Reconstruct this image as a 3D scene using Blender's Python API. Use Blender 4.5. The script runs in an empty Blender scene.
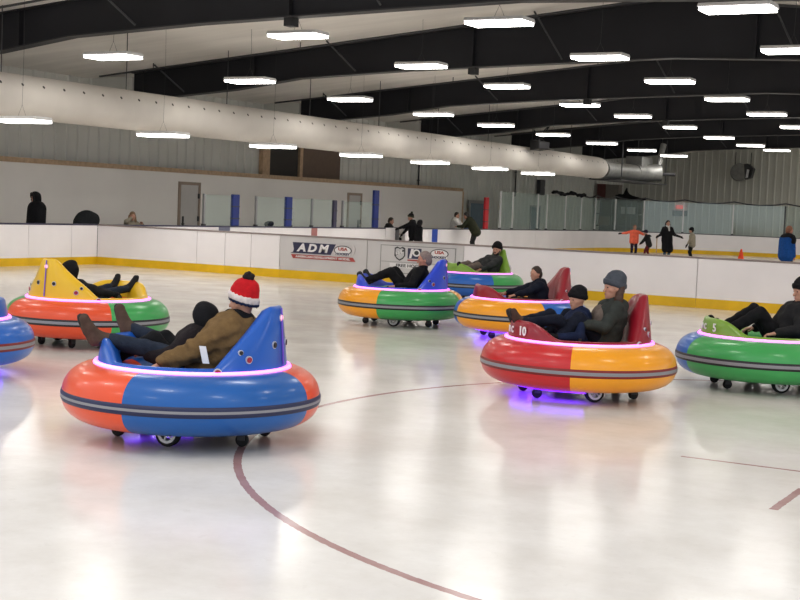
import bpy, bmesh, math, random
import numpy as np
from mathutils import Vector, Matrix
random.seed(7)
C = bpy.context.scene.collection
PI = math.pi
def R(d): return math.radians(d)

# ------------------------------------------------------------------ materials
def new_mat(name):
    m = bpy.data.materials.new(name); m.use_nodes = True
    nt = m.node_tree
    b = nt.nodes.get('Principled BSDF')
    return m, nt, b

def mat(name, col, rough=.5, metal=0., vary=.06, scale=6., spec=.5, coat=0., bump=0., bscale=40.):
    """painted / cloth / plastic surface with a little noise in its colour"""
    m, nt, b = new_mat(name)
    n = nt.nodes.new('ShaderNodeTexNoise'); n.inputs['Scale'].default_value = scale; n.inputs['Detail'].default_value = 4
    tc = nt.nodes.new('ShaderNodeTexCoord'); nt.links.new(tc.outputs['Object'], n.inputs['Vector'])
    r = nt.nodes.new('ShaderNodeValToRGB')
    r.color_ramp.elements[0].position = .3; r.color_ramp.elements[1].position = .7
    r.color_ramp.elements[0].color = [max(0, c * (1 - vary)) for c in col] + [1]
    r.color_ramp.elements[1].color = [min(1, c * (1 + vary)) for c in col] + [1]
    nt.links.new(n.outputs['Fac'], r.inputs['Fac']); nt.links.new(r.outputs['Color'], b.inputs['Base Color'])
    b.inputs['Roughness'].default_value = rough; b.inputs['Metallic'].default_value = metal
    b.inputs['Specular IOR Level'].default_value = spec
    if coat: b.inputs['Coat Weight'].default_value = coat; b.inputs['Coat Roughness'].default_value = .12
    if bump:
        n2 = nt.nodes.new('ShaderNodeTexNoise'); n2.inputs['Scale'].default_value = bscale; n2.inputs['Detail'].default_value = 3
        nt.links.new(tc.outputs['Object'], n2.inputs['Vector'])
        bp = nt.nodes.new('ShaderNodeBump'); bp.inputs['Strength'].default_value = bump; bp.inputs['Distance'].default_value = .02
        nt.links.new(n2.outputs['Fac'], bp.inputs['Height']); nt.links.new(bp.outputs['Normal'], b.inputs['Normal'])
    return m

def emis(name, col, strength, base=(.8, .8, .8)):
    m, nt, b = new_mat(name)
    b.inputs['Base Color'].default_value = (*base, 1)
    b.inputs['Emission Color'].default_value = (*col, 1); b.inputs['Emission Strength'].default_value = strength
    return m

M = {}
M['white_board'] = mat('white_board', (.90, .865, .875), .32, vary=.03, scale=1.2)
M['grey_board'] = mat('grey_board', (.62, .60, .60), .35, vary=.04, scale=1.5)
M['kick'] = mat('yellow_kickplate', (.80, .50, .01), .35, vary=.10, scale=2)
M['cap_tan'] = mat('cap_rail_grey', (.28, .23, .22), .5)
M['cap_navy'] = mat('cap_rail_navy', (.045, .04, .085), .45)
M['cap_dark'] = mat('cap_rail_dark', (.10, .10, .11), .5)
M['wall_white'] = mat('wall_white', (.90, .865, .82), .7, vary=.04, scale=.4)
M['pine'] = mat('pine_trim', (.52, .37, .24), .6, vary=.15, scale=8)
M['steel_white'] = mat('ribbed_steel_wall', (.66, .66, .62), .42, vary=.06, scale=.6, spec=.4)
M['steel_far'] = mat('ribbed_steel_far_wall', (.62, .62, .56), .5, vary=.05, scale=.5)
M['duct'] = mat('duct_fabric', (.60, .565, .52), .65, vary=.05, scale=1.2)
M['dark_hole'] = mat('dark_hole', (.05, .045, .04), .8)
M['galv'] = mat('galvanised', (.30, .30, .29), .5, metal=.6, vary=.15, scale=5)
M['beam'] = mat('beam_paint', (.022, .022, .026), .55, vary=.15, scale=.8, spec=.25)
M['flange'] = mat('beam_flange_lit', (.035, .034, .037), .5, vary=.1, scale=1, spec=.3)  # same dark paint as the beam, bounce light put into its lighter colour
M['black'] = mat('black_plastic', (.012, .012, .013), .5)
M['rubber'] = mat('rubber', (.015, .015, .016), .75)
M['grey_metal'] = mat('grey_metal', (.35, .35, .36), .4, metal=.6)
M['dark_metal'] = mat('dark_metal', (.06, .06, .065), .5, metal=.3)
M['post_blue'] = mat('padded_blue', (.012, .03, .20), .5)
M['post_red'] = mat('padded_red', (.45, .01, .02), .5)
M['stripe_blue'] = mat('stripe_blue', (.02, .07, .42), .4)
M['stripe_grey'] = mat('stripe_slate', (.14, .15, .22), .4)
M['stripe_red'] = mat('stripe_red', (.42, .18, .17), .4)
M['housing'] = mat('fixture_housing', (.72, .72, .72), .4)
M['diffuser'] = emis('fixture_diffuser', (1, .97, .92), 18.)
M['diffuser_edge'] = emis('fixture_diffuser_edge', (1, .97, .93), 9.)
M['led'] = emis('led_strip', (1., .62, 1.), 3.2)
M['led_glow'] = emis('led_fringe_glow', (.85, .02, .85), 1.9)
M['tail_violet'] = emis('violet_tail_glow', (.55, .12, 1.0), .12, (.10, .08, .45))
M['under'] = emis('underglow', (.15, .012, 1.0), 3.)
M['brown_panel'] = mat('brown_panel', (.16, .11, .08), .6)
M['door_white'] = mat('door_white', (.60, .575, .55), .5, vary=.02)
M['door_frame'] = mat('door_frame', (.36, .28, .22), .5)
M['sign_red'] = emis('exit_red', (1, .06, .04), .9, (.6, .05, .04))
M['sign_green'] = mat('sign_green', (.05, .075, .055), .5)
M['cone'] = mat('cone_orange', (.95, .08, .02), .5)
M['tape_white'] = mat('lettering_white', (.82, .80, .80), .5, vary=.02)
M['banner_navy'] = mat('banner_navy', (.035, .035, .085), .45)
M['banner_red'] = mat('banner_red', (.42, .07, .06), .45)
M['banner_grey'] = mat('banner_grey', (.60, .57, .57), .45)
M['logo_black'] = mat('logo_black', (.04, .04, .045), .5)
M['logo_silver'] = mat('logo_silver', (.55, .54, .54), .45)

def glass_mat():
    m, nt, b = new_mat('rink_glass')
    out = nt.nodes['Material Output']
    t = nt.nodes.new('ShaderNodeBsdfTransparent'); t.inputs['Color'].default_value = (.94, .97, .96, 1)
    g = nt.nodes.new('ShaderNodeBsdfGlossy'); g.inputs['Roughness'].default_value = .08; g.inputs['Color'].default_value = (.75, .85, .85, 1)
    d = nt.nodes.new('ShaderNodeBsdfDiffuse'); d.inputs['Color'].default_value = (.62, .72, .70, 1)
    n = nt.nodes.new('ShaderNodeTexNoise'); n.inputs['Scale'].default_value = 1.5
    mr = nt.nodes.new('ShaderNodeMapRange'); mr.inputs['To Min'].default_value = .05; mr.inputs['To Max'].default_value = .12
    nt.links.new(n.outputs['Fac'], mr.inputs['Value'])
    m1 = nt.nodes.new('ShaderNodeMixShader'); nt.links.new(mr.outputs['Result'], m1.inputs['Fac'])
    nt.links.new(t.outputs[0], m1.inputs[1]); nt.links.new(d.outputs[0], m1.inputs[2])
    m2 = nt.nodes.new('ShaderNodeMixShader'); m2.inputs['Fac'].default_value = .06
    nt.links.new(m1.outputs[0], m2.inputs[1]); nt.links.new(g.outputs[0], m2.inputs[2])
    nt.links.new(m2.outputs[0], out.inputs['Surface'])
    return m
M['glass'] = glass_mat()

def ice_mat():
    m, nt, b = new_mat('ice')
    N, L = nt.nodes.new, nt.links.new
    geo = N('ShaderNodeNewGeometry')
    def noise(scale, detail=5, vec=None, rough=.6):
        n = N('ShaderNodeTexNoise'); n.inputs['Scale'].default_value = scale; n.inputs['Detail'].default_value = detail
        n.inputs['Roughness'].default_value = rough
        L(vec or geo.outputs['Position'], n.inputs['Vector']); return n.outputs['Fac']
    def ramp(f, p0, c0, p1, c1):
        r = N('ShaderNodeValToRGB'); e = r.color_ramp.elements
        e[0].position, e[1].position = p0, p1; e[0].color = (*c0, 1); e[1].color = (*c1, 1)
        L(f, r.inputs['Fac']); return r.outputs['Color']
    def math_(op, a, b_=None):
        n = N('ShaderNodeMath'); n.operation = op
        for i, v in enumerate((a, b_)):
            if v is None: continue
            if isinstance(v, (int, float)): n.inputs[i].default_value = v
            else: L(v, n.inputs[i])
        return n.outputs[0]
    def mix(f, a, b_):
        n = N('ShaderNodeMix'); n.data_type = 'RGBA'
        L(f, n.inputs[0])
        for i, v in ((6, a), (7, b_)):
            if isinstance(v, tuple): n.inputs[i].default_value = (*v, 1)
            else: L(v, n.inputs[i])
        return n.outputs[2]
    base = ramp(noise(.8, 7, rough=.7), .34, (.70, .665, .62), .66, (.84, .815, .78))
    fine = noise(9, 6, rough=.75)
    base = mix(math_('MULTIPLY', math_('GREATER_THAN', fine, .62), .18), base, (.60, .56, .52))
    # skate-scratch streaks
    mp = N('ShaderNodeMapping'); mp.inputs['Scale'].default_value = (.5, 7, 1); mp.inputs['Rotation'].default_value = (0, 0, .6)
    L(geo.outputs['Position'], mp.inputs['Vector'])
    st = noise(1.6, 7, mp.outputs['Vector'], .7)
    base = mix(math_('MULTIPLY', math_('GREATER_THAN', st, .63), .10), base, (.86, .84, .82))
    sx = N('ShaderNodeSeparateXYZ'); L(geo.outputs['Position'], sx.inputs[0])
    X, Y = sx.outputs[0], sx.outputs[1]
    wob = math_('MULTIPLY', math_('SUBTRACT', noise(14, 3), .5), .02)
    def circle(cx, cy, r, w):
        dx, dy = math_('SUBTRACT', X, cx), math_('SUBTRACT', Y, cy)
        d = math_('SQRT', math_('ADD', math_('MULTIPLY', dx, dx), math_('MULTIPLY', dy, dy)))
        return math_('LESS_THAN', math_('ABSOLUTE', math_('ADD', math_('SUBTRACT', d, r), wob)), w / 2)
    def band(axis, c, w, lo=None, hi=None):
        f = math_('LESS_THAN', math_('ABSOLUTE', math_('ADD', math_('SUBTRACT', axis, c), wob)), w / 2)
        if lo is not None:
            o = Y if axis is X else X
            f = math_('MULTIPLY', f, math_('MULTIPLY', math_('GREATER_THAN', o, lo), math_('LESS_THAN', o, hi)))
        return f
    fade = N('ShaderNodeMapRange'); fade.inputs['To Min'].default_value = .55; fade.inputs['To Max'].default_value = .95
    L(noise(3, 4), fade.inputs['Value'])
    F = fade.outputs['Result']
    red, faint = (.30, .10, .10), (.42, .30, .29)
    base = mix(math_('MULTIPLY', circle(CIRC[0], CIRC[1], CIRC[2], .06), F), base, red)
    base = mix(math_('MULTIPLY', band(Y, 10.42, .045, -3.15, -1.1), F), base, red)
    base = mix(math_('MULTIPLY', band(X, -2.06, .06, 8.9, 9.75), F), base, red)
    base = mix(math_('MULTIPLY', band(Y, 38.3, .3), F), base, (.5, .12, .12))
    base = mix(math_('MULTIPLY', band(Y, 47.0, .3), F), base, (.10, .16, .45))
    L(base, b.inputs['Base Color'])
    rr = N('ShaderNodeMapRange'); rr.inputs['To Min'].default_value = .09; rr.inputs['To Max'].default_value = .24
    L(noise(1.3, 5), rr.inputs['Value']); L(rr.outputs['Result'], b.inputs['Roughness'])
    b.inputs['Specular IOR Level'].default_value = .27
    bp = N('ShaderNodeBump'); bp.inputs['Strength'].default_value = .05; bp.inputs['Distance'].default_value = .02
    L(noise(2.2, 4), bp.inputs['Height']); L(bp.outputs['Normal'], b.inputs['Normal'])
    return m
CIRC = (-1.13, 11.15, 5.53)
M['ice'] = ice_mat()

def ceiling_mat():
    m, nt, b = new_mat('ceiling_insulation')
    N, L = nt.nodes.new, nt.links.new
    tc = N('ShaderNodeTexCoord'); mp = N('ShaderNodeMapping'); mp.inputs['Scale'].default_value = (.25, 1.4, 1)
    L(tc.outputs['Object'], mp.inputs['Vector'])
    n = N('ShaderNodeTexNoise'); n.inputs['Scale'].default_value = 1.2; n.inputs['Detail'].default_value = 5; L(mp.outputs[0], n.inputs['Vector'])
    r = N('ShaderNodeValToRGB'); e = r.color_ramp.elements
    e[0].position, e[1].position = .3, .7; e[0].color = (.74, .71, .67, 1); e[1].color = (.86, .83, .78, 1)
    L(n.outputs['Fac'], r.inputs['Fac']); L(r.outputs['Color'], b.inputs['Base Color']); b.inputs['Roughness'].default_value = .8
    return m
M['ceiling'] = ceiling_mat()

# ------------------------------------------------------------------ mesh building
class MB:
    def __init__(s): s.v = []; s.f = []; s.mi = []
    def add(s, vs, fs, mi=0):
        o = len(s.v); s.v += [tuple(v) for v in vs]; s.f += [tuple(i + o for i in f) for f in fs]
        s.mi += [mi] * len(fs); return s
    def box(s, lo, hi, mi=0):
        x0, y0, z0 = lo; x1, y1, z1 = hi
        return s.add([(x0,y0,z0),(x1,y0,z0),(x1,y1,z0),(x0,y1,z0),(x0,y0,z1),(x1,y0,z1),(x1,y1,z1),(x0,y1,z1)],
              [(0,3,2,1),(4,5,6,7),(0,1,5,4),(1,2,6,5),(2,3,7,6),(3,0,4,7)], mi)
    def prism(s, poly, axis, a, b, mi=0):
        """poly: 2-D points in the other two axes, extruded along axis from a to b"""
        def P(p, t):
            l = list(p); l.insert(axis, t); return l
        n = len(poly)
        vs = [P(p, a) for p in poly] + [P(p, b) for p in poly]
        fs = [tuple(range(n))[::-1], tuple(range(n, 2 * n))] + [(i, (i + 1) % n, n + (i + 1) % n, n + i) for i in range(n)]
        return s.add(vs, fs, mi)
    def tube(s, pts, r, n=12, closed=False, cap=True, mi=0):
        pts = [Vector(p) for p in pts]; m = len(pts)
        rs = r if isinstance(r, (list, tuple)) else [r] * m
        vs = []; ref = None
        for i, p in enumerate(pts):
            if closed: t = pts[(i + 1) % m] - pts[i - 1]
            else: t = pts[min(i + 1, m - 1)] - pts[max(i - 1, 0)]
            t.normalize()
            if ref is None: ref = Vector((0, 0, 1)) if abs(t.z) < .9 else Vector((1, 0, 0))
            u = (ref - t * ref.dot(t)).normalized(); w = t.cross(u); ref = u
            for k in range(n):
                a = 2 * PI * k / n; vs.append(p + (u * math.cos(a) + w * math.sin(a)) * rs[i])
        fs = []
        for i in range(m if closed else m - 1):
            j = (i + 1) % m
            for k in range(n):
                l = (k + 1) % n; fs.append((i * n + k, i * n + l, j * n + l, j * n + k))
        if cap and not closed: fs += [tuple(range(n))[::-1], tuple((m - 1) * n + k for k in range(n))]
        return s.add(vs, fs, mi)
    def lathe(s, prof, n=32, origin=(0, 0, 0), axis='z', mi=0, closed=False, seg_mi=None):
        """prof: (r, h) points turned about an axis"""
        vs = []; m = len(prof)
        for k in range(n):
            a = 2 * PI * k / n
            for r, h in prof:
                p = (r * math.cos(a), r * math.sin(a), h)
                if axis == 'y': p = (p[0], p[2], -p[1])
                if axis == 'x': p = (p[2], p[0], p[1])
                vs.append((p[0] + origin[0], p[1] + origin[1], p[2] + origin[2]))
        o = len(s.v); s.v += vs
        for k in range(n):
            l = (k + 1) % n
            for i in range(m if closed else m - 1):
                j = (i + 1) % m
                s.f.append((o + k * m + i, o + l * m + i, o + l * m + j, o + k * m + j))
                s.mi.append(seg_mi(k / n) if seg_mi else mi)
        return s
    def mesh(s, name, mats, smooth=None):
        me = bpy.data.meshes.new(name); me.from_pydata(s.v, [], s.f); me.update()
        for m in (mats if isinstance(mats, (list, tuple)) else [mats]): me.materials.append(m)
        me.polygons.foreach_set('material_index', s.mi)
        if smooth is not None:
            bm = bmesh.new(); bm.from_mesh(me); bmesh.ops.recalc_face_normals(bm, faces=bm.faces)
            for f in bm.faces: f.smooth = True
            for e in bm.edges:
                if len(e.link_faces) == 2 and e.calc_face_angle(0) > R(smooth): e.smooth = False
            bm.to_mesh(me); bm.free()
        else:
            bm = bmesh.new(); bm.from_mesh(me); bmesh.ops.recalc_face_normals(bm, faces=bm.faces); bm.to_mesh(me); bm.free()
        return me
    def build(s, name, mats, parent=None, smooth=None, loc=None):
        o = bpy.data.objects.new(name, s.mesh(name, mats, smooth)); C.objects.link(o)
        if parent: o.parent = parent
        if loc is not None: o.location = loc
        return o

def tag(o, label=None, cat=None, group=None, kind=None):
    if label: o['label'] = label
    if cat: o['category'] = cat
    if group: o['group'] = group
    if kind: o['kind'] = kind
    return o
def thing(name, label, cat, loc=(0, 0, 0), rz=0, group=None):
    o = bpy.data.objects.new(name, None); C.objects.link(o); o.empty_display_size = .1
    o.location = loc; o.rotation_euler = (0, 0, rz)
    return tag(o, label, cat, group)
def bevel(o, w, seg=2):
    b = o.modifiers.new('bevel', 'BEVEL'); b.width = w; b.segments = seg; b.limit_method = 'ANGLE'; b.angle_limit = R(40)
    return o
def text(name, s, size, material, parent, origin, ux, uz, extrude=.004, shear=0., offset=0.0, wide=1.0, align='CENTER', bold=0):
    """lettering lying in the plane spanned by ux (reading direction) and uz (up)"""
    cu = bpy.data.curves.new(name, 'FONT'); cu.body = s; cu.size = size; cu.extrude = extrude; cu.shear = shear
    cu.align_x = align; cu.align_y = 'CENTER'; cu.offset = bold; cu.resolution_u = 3
    t = bpy.data.objects.new(name, cu)
    C.objects.link(t); dg = bpy.context.evaluated_depsgraph_get()
    me = bpy.data.meshes.new_from_object(t.evaluated_get(dg)); C.objects.unlink(t); bpy.data.objects.remove(t)
    ux = Vector(ux).normalized(); uz = Vector(uz).normalized(); n = ux.cross(uz)
    mx = Matrix((ux * wide, uz, n)).transposed().to_4x4(); mx.translation = Vector(origin)
    me.transform(mx); me.materials.clear(); me.materials.append(material)
    o = bpy.data.objects.new(name, me); C.objects.link(o); o.parent = parent
    return o

# ------------------------------------------------------------------ camera
FPX, CAMH, YAW, PITCH, ROLL = 1368.34, 1.8691, .5024, .0684, .0407
fw = Vector((-math.sin(YAW) * math.cos(PITCH), math.cos(YAW) * math.cos(PITCH), -math.sin(PITCH)))
r0 = Vector((math.cos(YAW), math.sin(YAW), 0)); u0 = r0.cross(fw)
cr = math.cos(ROLL) * r0 + math.sin(ROLL) * u0; cup = -math.sin(ROLL) * r0 + math.cos(ROLL) * u0
cam = bpy.data.cameras.new('camera'); camo = bpy.data.objects.new('camera', cam); C.objects.link(camo)
mx = Matrix((cr, cup, -fw)).transposed().to_4x4(); mx.translation = (0, 0, CAMH); camo.matrix_world = mx
sc = bpy.context.scene
sc.view_settings.view_transform = 'Standard'; sc.view_settings.look = 'None'; sc.view_settings.exposure = -0.12; sc.view_settings.gamma = 0.93
sc.cycles.use_denoising = True; sc.cycles.max_bounces = 8; sc.cycles.diffuse_bounces = 5; sc.cycles.glossy_bounces = 4; sc.cycles.transparent_max_bounces = 12
sc.cycles.sample_clamp_indirect = 6
wd = bpy.data.worlds.new('world'); sc.world = wd; wd.use_nodes = True
wd.node_tree.nodes['Background'].inputs['Color'].default_value = (.78, .80, .84, 1); wd.node_tree.nodes['Background'].inputs['Strength'].default_value = 1.5
cam.sensor_width = 36; cam.lens = FPX * 36 / 800; cam.clip_end = 300; cam.clip_start = .05
bpy.context.scene.camera = camo

# ------------------------------------------------------------------ the building shell
XS, YD, YF, XW = -24.4, 28.05, 71.7, -28.0     # side boards, divider boards, far boards, white side wall
XO = -28.7                                     # ribbed outer side wall
YB = 80.0
def struct(mb, name, m, smooth=None): return tag(mb.build(name, m, smooth=smooth), kind='structure')
struct(MB().box((XO - .3, -3, -.2), (14, YB + .3, 0)), 'floor', M['ice'])
RID, ZR, ZE = -10.5, 7.12, 5.36
def roofz(x): return ZR - (ZR - ZE) / (RID - XO) * abs(x - RID)
mb = MB()
mb.prism([(XO - .3, roofz(XO - .3)), (RID, ZR), (14, roofz(14)), (14, roofz(14) + .15), (RID, ZR + .15), (XO - .3, roofz(XO - .3) + .15)], 1, 8, YB + .3)
struct(mb, 'ceiling', M['ceiling'])

def ribbed(p0, axis, a, b, z0, z1, pitch, depth, nsign, ztop=None):
    """vertical ribbed sheet: flat pans with narrow raised ribs"""
    prof = []; t = a
    while t < b - 1e-6:
        for dt, d in ((0, 0), (pitch * .62, 0), (pitch * .70, depth), (pitch * .86, depth), (pitch * .94, 0)):
            if t + dt < b: prof.append((t + dt, d))
        t += pitch
    prof.append((b, 0))
    vs = []; 
    for t, d in prof:
        zt = ztop(t) if ztop else z1
        for z in (z0, zt):
            vs.append((p0 + nsign * d, t, z) if axis == 'y' else (t, p0 + nsign * d, z))
    fs = [(2 * i, 2 * i + 2, 2 * i + 3, 2 * i + 1) for i in range(len(prof) - 1)]
    return MB().add(vs, fs)
struct(ribbed(XO, 'y', 2, YB, 0, 5.4, .48, .05, 1), 'wall_left', M['steel_white'])
struct(ribbed(YB, 'x', XO, 14, 0, 6, .42, .05, -1, ztop=lambda x: roofz(x) + .02), 'wall_far', M['steel_far'])
struct(MB().box((XW, 14, 0), (XS - .45, 56.5, .13)), 'floor_bench', M['grey_metal'])
# white inner wall behind the benches with its pine cap
mb = MB(); mb.box((XW - .12, 2, 0), (XW, 56.5, 2.66))
struct(mb, 'wall_bench', M['wall_white'])
mb = MB(); mb.box((XW - .16, 2, 2.66), (XW + .03, 56.53, 2.80)); mb.box((XW - .13, 56.5, 0), (XW + .02, 56.62, 2.66))
struct(mb, 'trim_1', M['pine'])
def door(n, y0, y1, z1, handle_at):
    d = tag(MB().box((XW - .02, y0, 0), (XW + .025, y1, z1)).build('door_%d' % n, M['door_white']), kind='structure')
    f = MB(); w = .10
    f.box((XW - .02, y0 - w, 0), (XW + .05, y0, z1 + w)); f.box((XW - .02, y1, 0), (XW + .05, y1 + w, z1 + w)); f.box((XW - .02, y0, z1), (XW + .05, y1, z1 + w))
    f.build('door_frame', M['door_frame'], d)
    h = MB(); hy = handle_at
    h.box((XW + .025, hy - .03, .75), (XW + .05, hy + .03, 1.25)); h.tube([(XW + .09, hy, 1.0), (XW + .09, hy - .14, 1.0)], .018); h.tube([(XW + .02, hy, 1.0), (XW + .09, hy, 1.0)], .018)
    h.build('door_handle', M['black'], d)
    for hz in (.35, 1.1, 1.85):
        MB().box((XW + .02, y1 - .03, hz), (XW + .06, y1 + .04, hz + .16) if handle_at < (y0 + y1) / 2 else (XW + .06, y1 + .04, hz + .16)).build('hinge', M['dark_metal'], d)
door(1, 35.75, 36.7, 2.28, 35.9)
door(2, 46.4, 47.3, 2.22, 47.15)
# opening high on the ribbed wall: timber posts, dark gap, brown panel
w1 = tag(MB().box((XO + .02, 41.6, 2.7), (XO + .10, 43.6, 4.3)).build('window_1', M['dark_hole']), kind='structure')
f = MB(); f.box((XO + .02, 41.15, 2.7), (XO + .2, 41.6, 4.3)); f.box((XO + .02, 43.6, 2.7), (XO + .2, 43.8, 4.3)); f.build('window_frame', M['pine'], w1)
MB().box((XO + .02, 43.8, 2.7), (XO + .14, 46.6, 4.3)).build('panel', M['brown_panel'], w1)
# blue door light beyond the end of the white wall
w2 = tag(MB().box((XO + .06, 58.6, .3), (XO + .1, 60.1, 2.15)).build('window_2', mat('blue_glass', (.13, .20, .27), .2)), kind='structure')
f = MB(); f.box((XO + .05, 58.4, 0), (XO + .13, 58.6, 2.3)); f.box((XO + .05, 60.1, 0), (XO + .13, 60.3, 2.3)); f.box((XO + .05, 58.6, 2.15), (XO + .13, 60.1, 2.3)); f.build('window_frame', M['grey_metal'], w2)

# ------------------------------------------------------------------ roof beams
BAY = 9.14; BY = [23.13 + BAY * i for i in range(6)]
UND = [(-27.1, 4.74), (-26.0, 4.80), (-23.4, 5.02), (-21.2, 5.32), (-17.7, 5.50), (-13, 5.64), (RID, 5.71)]
ords = ['first', 'second', 'third', 'fourth', 'fifth', 'sixth']
for i, y in enumerate(BY):
    t = thing('roof_beam', ('dark steel roof beam spanning the rink, %s from the camera' % ords[i]), 'beam', (XO + .05, y, 0), group=None)
    off = Vector((XO + .05, y, 0))
    under = UND + [(2 * RID - x, z) for x, z in UND[-2::-1] if 2 * RID - x < 12]
    top = [(x, roofz(x) - .02) for x, z in under]
    mb = MB(); L0 = -off.x
    n = len(under)
    vs = [(x + L0, s_, z) for s_ in (-.02, .02) for x, z in under] + [(x + L0, s_, z) for s_ in (-.02, .02) for x, z in top]
    fs = []
    for k in range(n - 1):
        for s_ in (0, 1): fs.append((s_ * n + k, s_ * n + k + 1, 2 * n + s_ * n + k + 1, 2 * n + s_ * n + k))
        fs.append((k, k + 1, n + k + 1, n + k)); fs.append((2 * n + k, 2 * n + k + 1, 3 * n + k + 1, 3 * n + k))
    mb.add(vs, fs); mb.build('web', M['beam'], t)
    for nm, line, h in (('bottom_flange', under, -.03), ('top_flange', top, .02)):
        mb = MB()
        vs = [(x + L0, s_, z + dz) for s_ in (-.16, .16) for dz in (0, h) for x, z in line]
        fs = []
        for k in range(n - 1):
            a = lambda q: q * n + k
            fs += [(a(0), a(0) + 1, a(1) + 1, a(1)), (a(2), a(2) + 1, a(3) + 1, a(3)), (a(0), a(0) + 1, a(2) + 1, a(2)), (a(1), a(1) + 1, a(3) + 1, a(3))]
        mb.add(vs, fs); mb.build(nm, M['flange'], t)
    MB().box((-.02, -.10, 4.68), (-27.12 - XO - .05, .10, 5.40)).build('end_bracket', M['steel_white'], t)
    def zu(x):
        for (xa, za), (xb, zb) in zip(under, under[1:]):
            if xa <= x <= xb: return za + (zb - za) * (x - xa) / (xb - xa)
        return 5.7
    for x in (-22.7, -15.45 - .38 * i, -8.5):
        z0 = zu(x)
        MB().box((x + L0 - .03, -.15, z0), (x + L0 + .03, .15, roofz(x) - .03)).build('stiffener', M['beam'], t)
    for x in (-15.45 - .38 * i,):
        MB().box((x + L0 - .10, -.12, zu(x) - .2), (x + L0 + .10, .12, zu(x) - .03)).build('splice_bracket', M['black'], t)
    for x in (-25.2, -19.4, -13.4, -7.6):
        mb = MB(); mb.tube([(x + L0 - .35, -1.0, roofz(x - .35) - .03), (x + L0 + .1, -.17, zu(x + .1) + .06)], .025, 6)
        mb.build('flange_brace', M['dark_metal'], t)
# pipes under the ceiling, one ahead of each beam
for i, y in enumerate(BY[:5]):
    y -= 1.1
    mb = MB(); xs = [-27.5 + 1.0 * k for k in range(30)]
    mb.tube([(x, y, roofz(x) - .16) for x in xs if x < RID] + [(RID, y, ZR - .16), (4, y, roofz(4) - .16)], .028, 8)
    o = mb.build('ceiling_pipe', M['dark_metal'], smooth=40)
    tag(o, 'thin dark pipe under the ceiling just ahead of the %s beam' % ords[i], 'pipe')
    for x in xs[2:17:5]: MB().box((x - .01, y - .01, roofz(x) - .16), (x + .01, y + .01, roofz(x) + .01)).build('hanger', M['dark_metal'], o)
mb = MB(); mb.tube([(-26.6, y, 4.66 - .10 * math.sin(PI * ((y - 23) % 9.14) / 9.14)) for y in np.linspace(14, 70, 57)], .035, 8)
co = tag(mb.build('cable', M['black'], smooth=40), 'dark cable sagging along the eave above the white duct', 'cable')
for y in BY: MB().box((-26.61, y - .21, 4.66), (-26.59, y - .19, roofz(-26.6) + .01)).build('cable_hanger', M['black'], co)

# ------------------------------------------------------------------ the long white duct
DX, DZ, DR = -22.6, 3.98, .49
duct = thing('air_duct', 'long white round fabric air duct with a row of small holes', 'duct', (DX, 10, DZ))
mb = MB(); ys = list(np.linspace(0, 49.2, 60))
rr = [DR] * 60
mb.tube([(0, y, 0) for y in ys] + [(0, 49.5, 0), (0, 49.75, 0)], rr + [DR * .97, DR * .80], 40)
mb.build('sleeve', M['duct'], duct, smooth=50)
hb = MB(); a = R(28)
for k in range(64):
    y = 8.0 + k * .66
    if y > 49: break
    c = Vector((math.cos(a) * (DR - .004), y, math.sin(a) * (DR - .004)))
    n = Vector((math.cos(a), 0, math.sin(a))); u = Vector((0, 1, 0)); w = n.cross(u)
    o = len(hb.v)
    hb.add([c + n * .008 + (u * math.cos(q) + w * math.sin(q)) * .038 for q in np.linspace(0, 2 * PI, 10, endpoint=False)], [tuple(range(10))])
ho = hb.build('air_hole', M['dark_hole'], duct); tag(ho, 'row of small dark round holes', kind='stuff')
for k in range(12):
    y = 4 + 4.2 * k
    mb = MB(); mb.tube([(0, y, DR - .01), (0, y, roofz(DX) - DZ - .02)], .012, 6); mb.build('suspension_rod', M['dark_metal'], duct)
# galvanised fittings at the far end of the duct
t = thing('metal_ductwork', 'galvanised metal ductwork and fittings beyond the end of the white duct', 'duct', (DX, 59.9, DZ))
mb = MB(); mb.tube([(0, 0, -.04), (0, 4.4, -.04)], .42, 28); mb.build('straight_section', M['galv'], t, smooth=50)
mb = MB(); mb.tube([(0, 4.4, 0), (.08, 5.2, .0), (.35, 5.9, .03), (.75, 6.2, .08)], .43, 24); mb.build('elbow', M['galv'], t, smooth=50)
mb = MB(); mb.box((-.5, 4.6, .1), (.35, 6.2, .8)); bevel(mb.build('plenum_box', M['galv'], t), .03)
mb = MB(); mb.tube([(.7, 6.1, .2), (.75, 6.2, .9), (.8, 6.4, 1.5)], .15, 16); mb.build('flue', M['galv'], t, smooth=50)
mb = MB(); mb.tube([(.8, 6.2, .0), (1.5, 6.3, .0)], .09, 12); mb.build('branch_pipe', M['dark_metal'], t, smooth=50)
mb = MB(); mb.box((-.6, .0, -.52), (1.0, 6.6, -.47)); mb.build('support_rail', M['dark_metal'], t)
for x, y in ((-.55, .1), (.95, .1), (-.55, 6.5), (.95, 6.5)):
    MB().box((x - .02, y - .02, -.5), (x + .02, y + .02, 1.7)).build('hanger', M['dark_metal'], t)
# black loudspeaker hung over the duct
t = thing('loudspeaker', 'black box loudspeaker hanging over the white duct', 'speaker', (-21.75, 50.6, 4.50), R(-15))
mb = MB(); mb.prism([(-.22, -.20), (.25, -.13), (.25, .16), (-.22, .22)], 1, -.34, .34); bevel(mb.build('cabinet', M['black'], t), .03)
MB().box((.25, -.3, -.11), (.262, .3, .14)).build('grille', M['dark_metal'], t)
mb = MB(); mb.tube([(0, 0, .2), (0, .7, .95), (0, .75, 1.46)], .03, 8); mb.tube([(0, -.3, .2), (0, .7, .95)], .02, 8); mb.build('bracket', M['black'], t)

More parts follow.
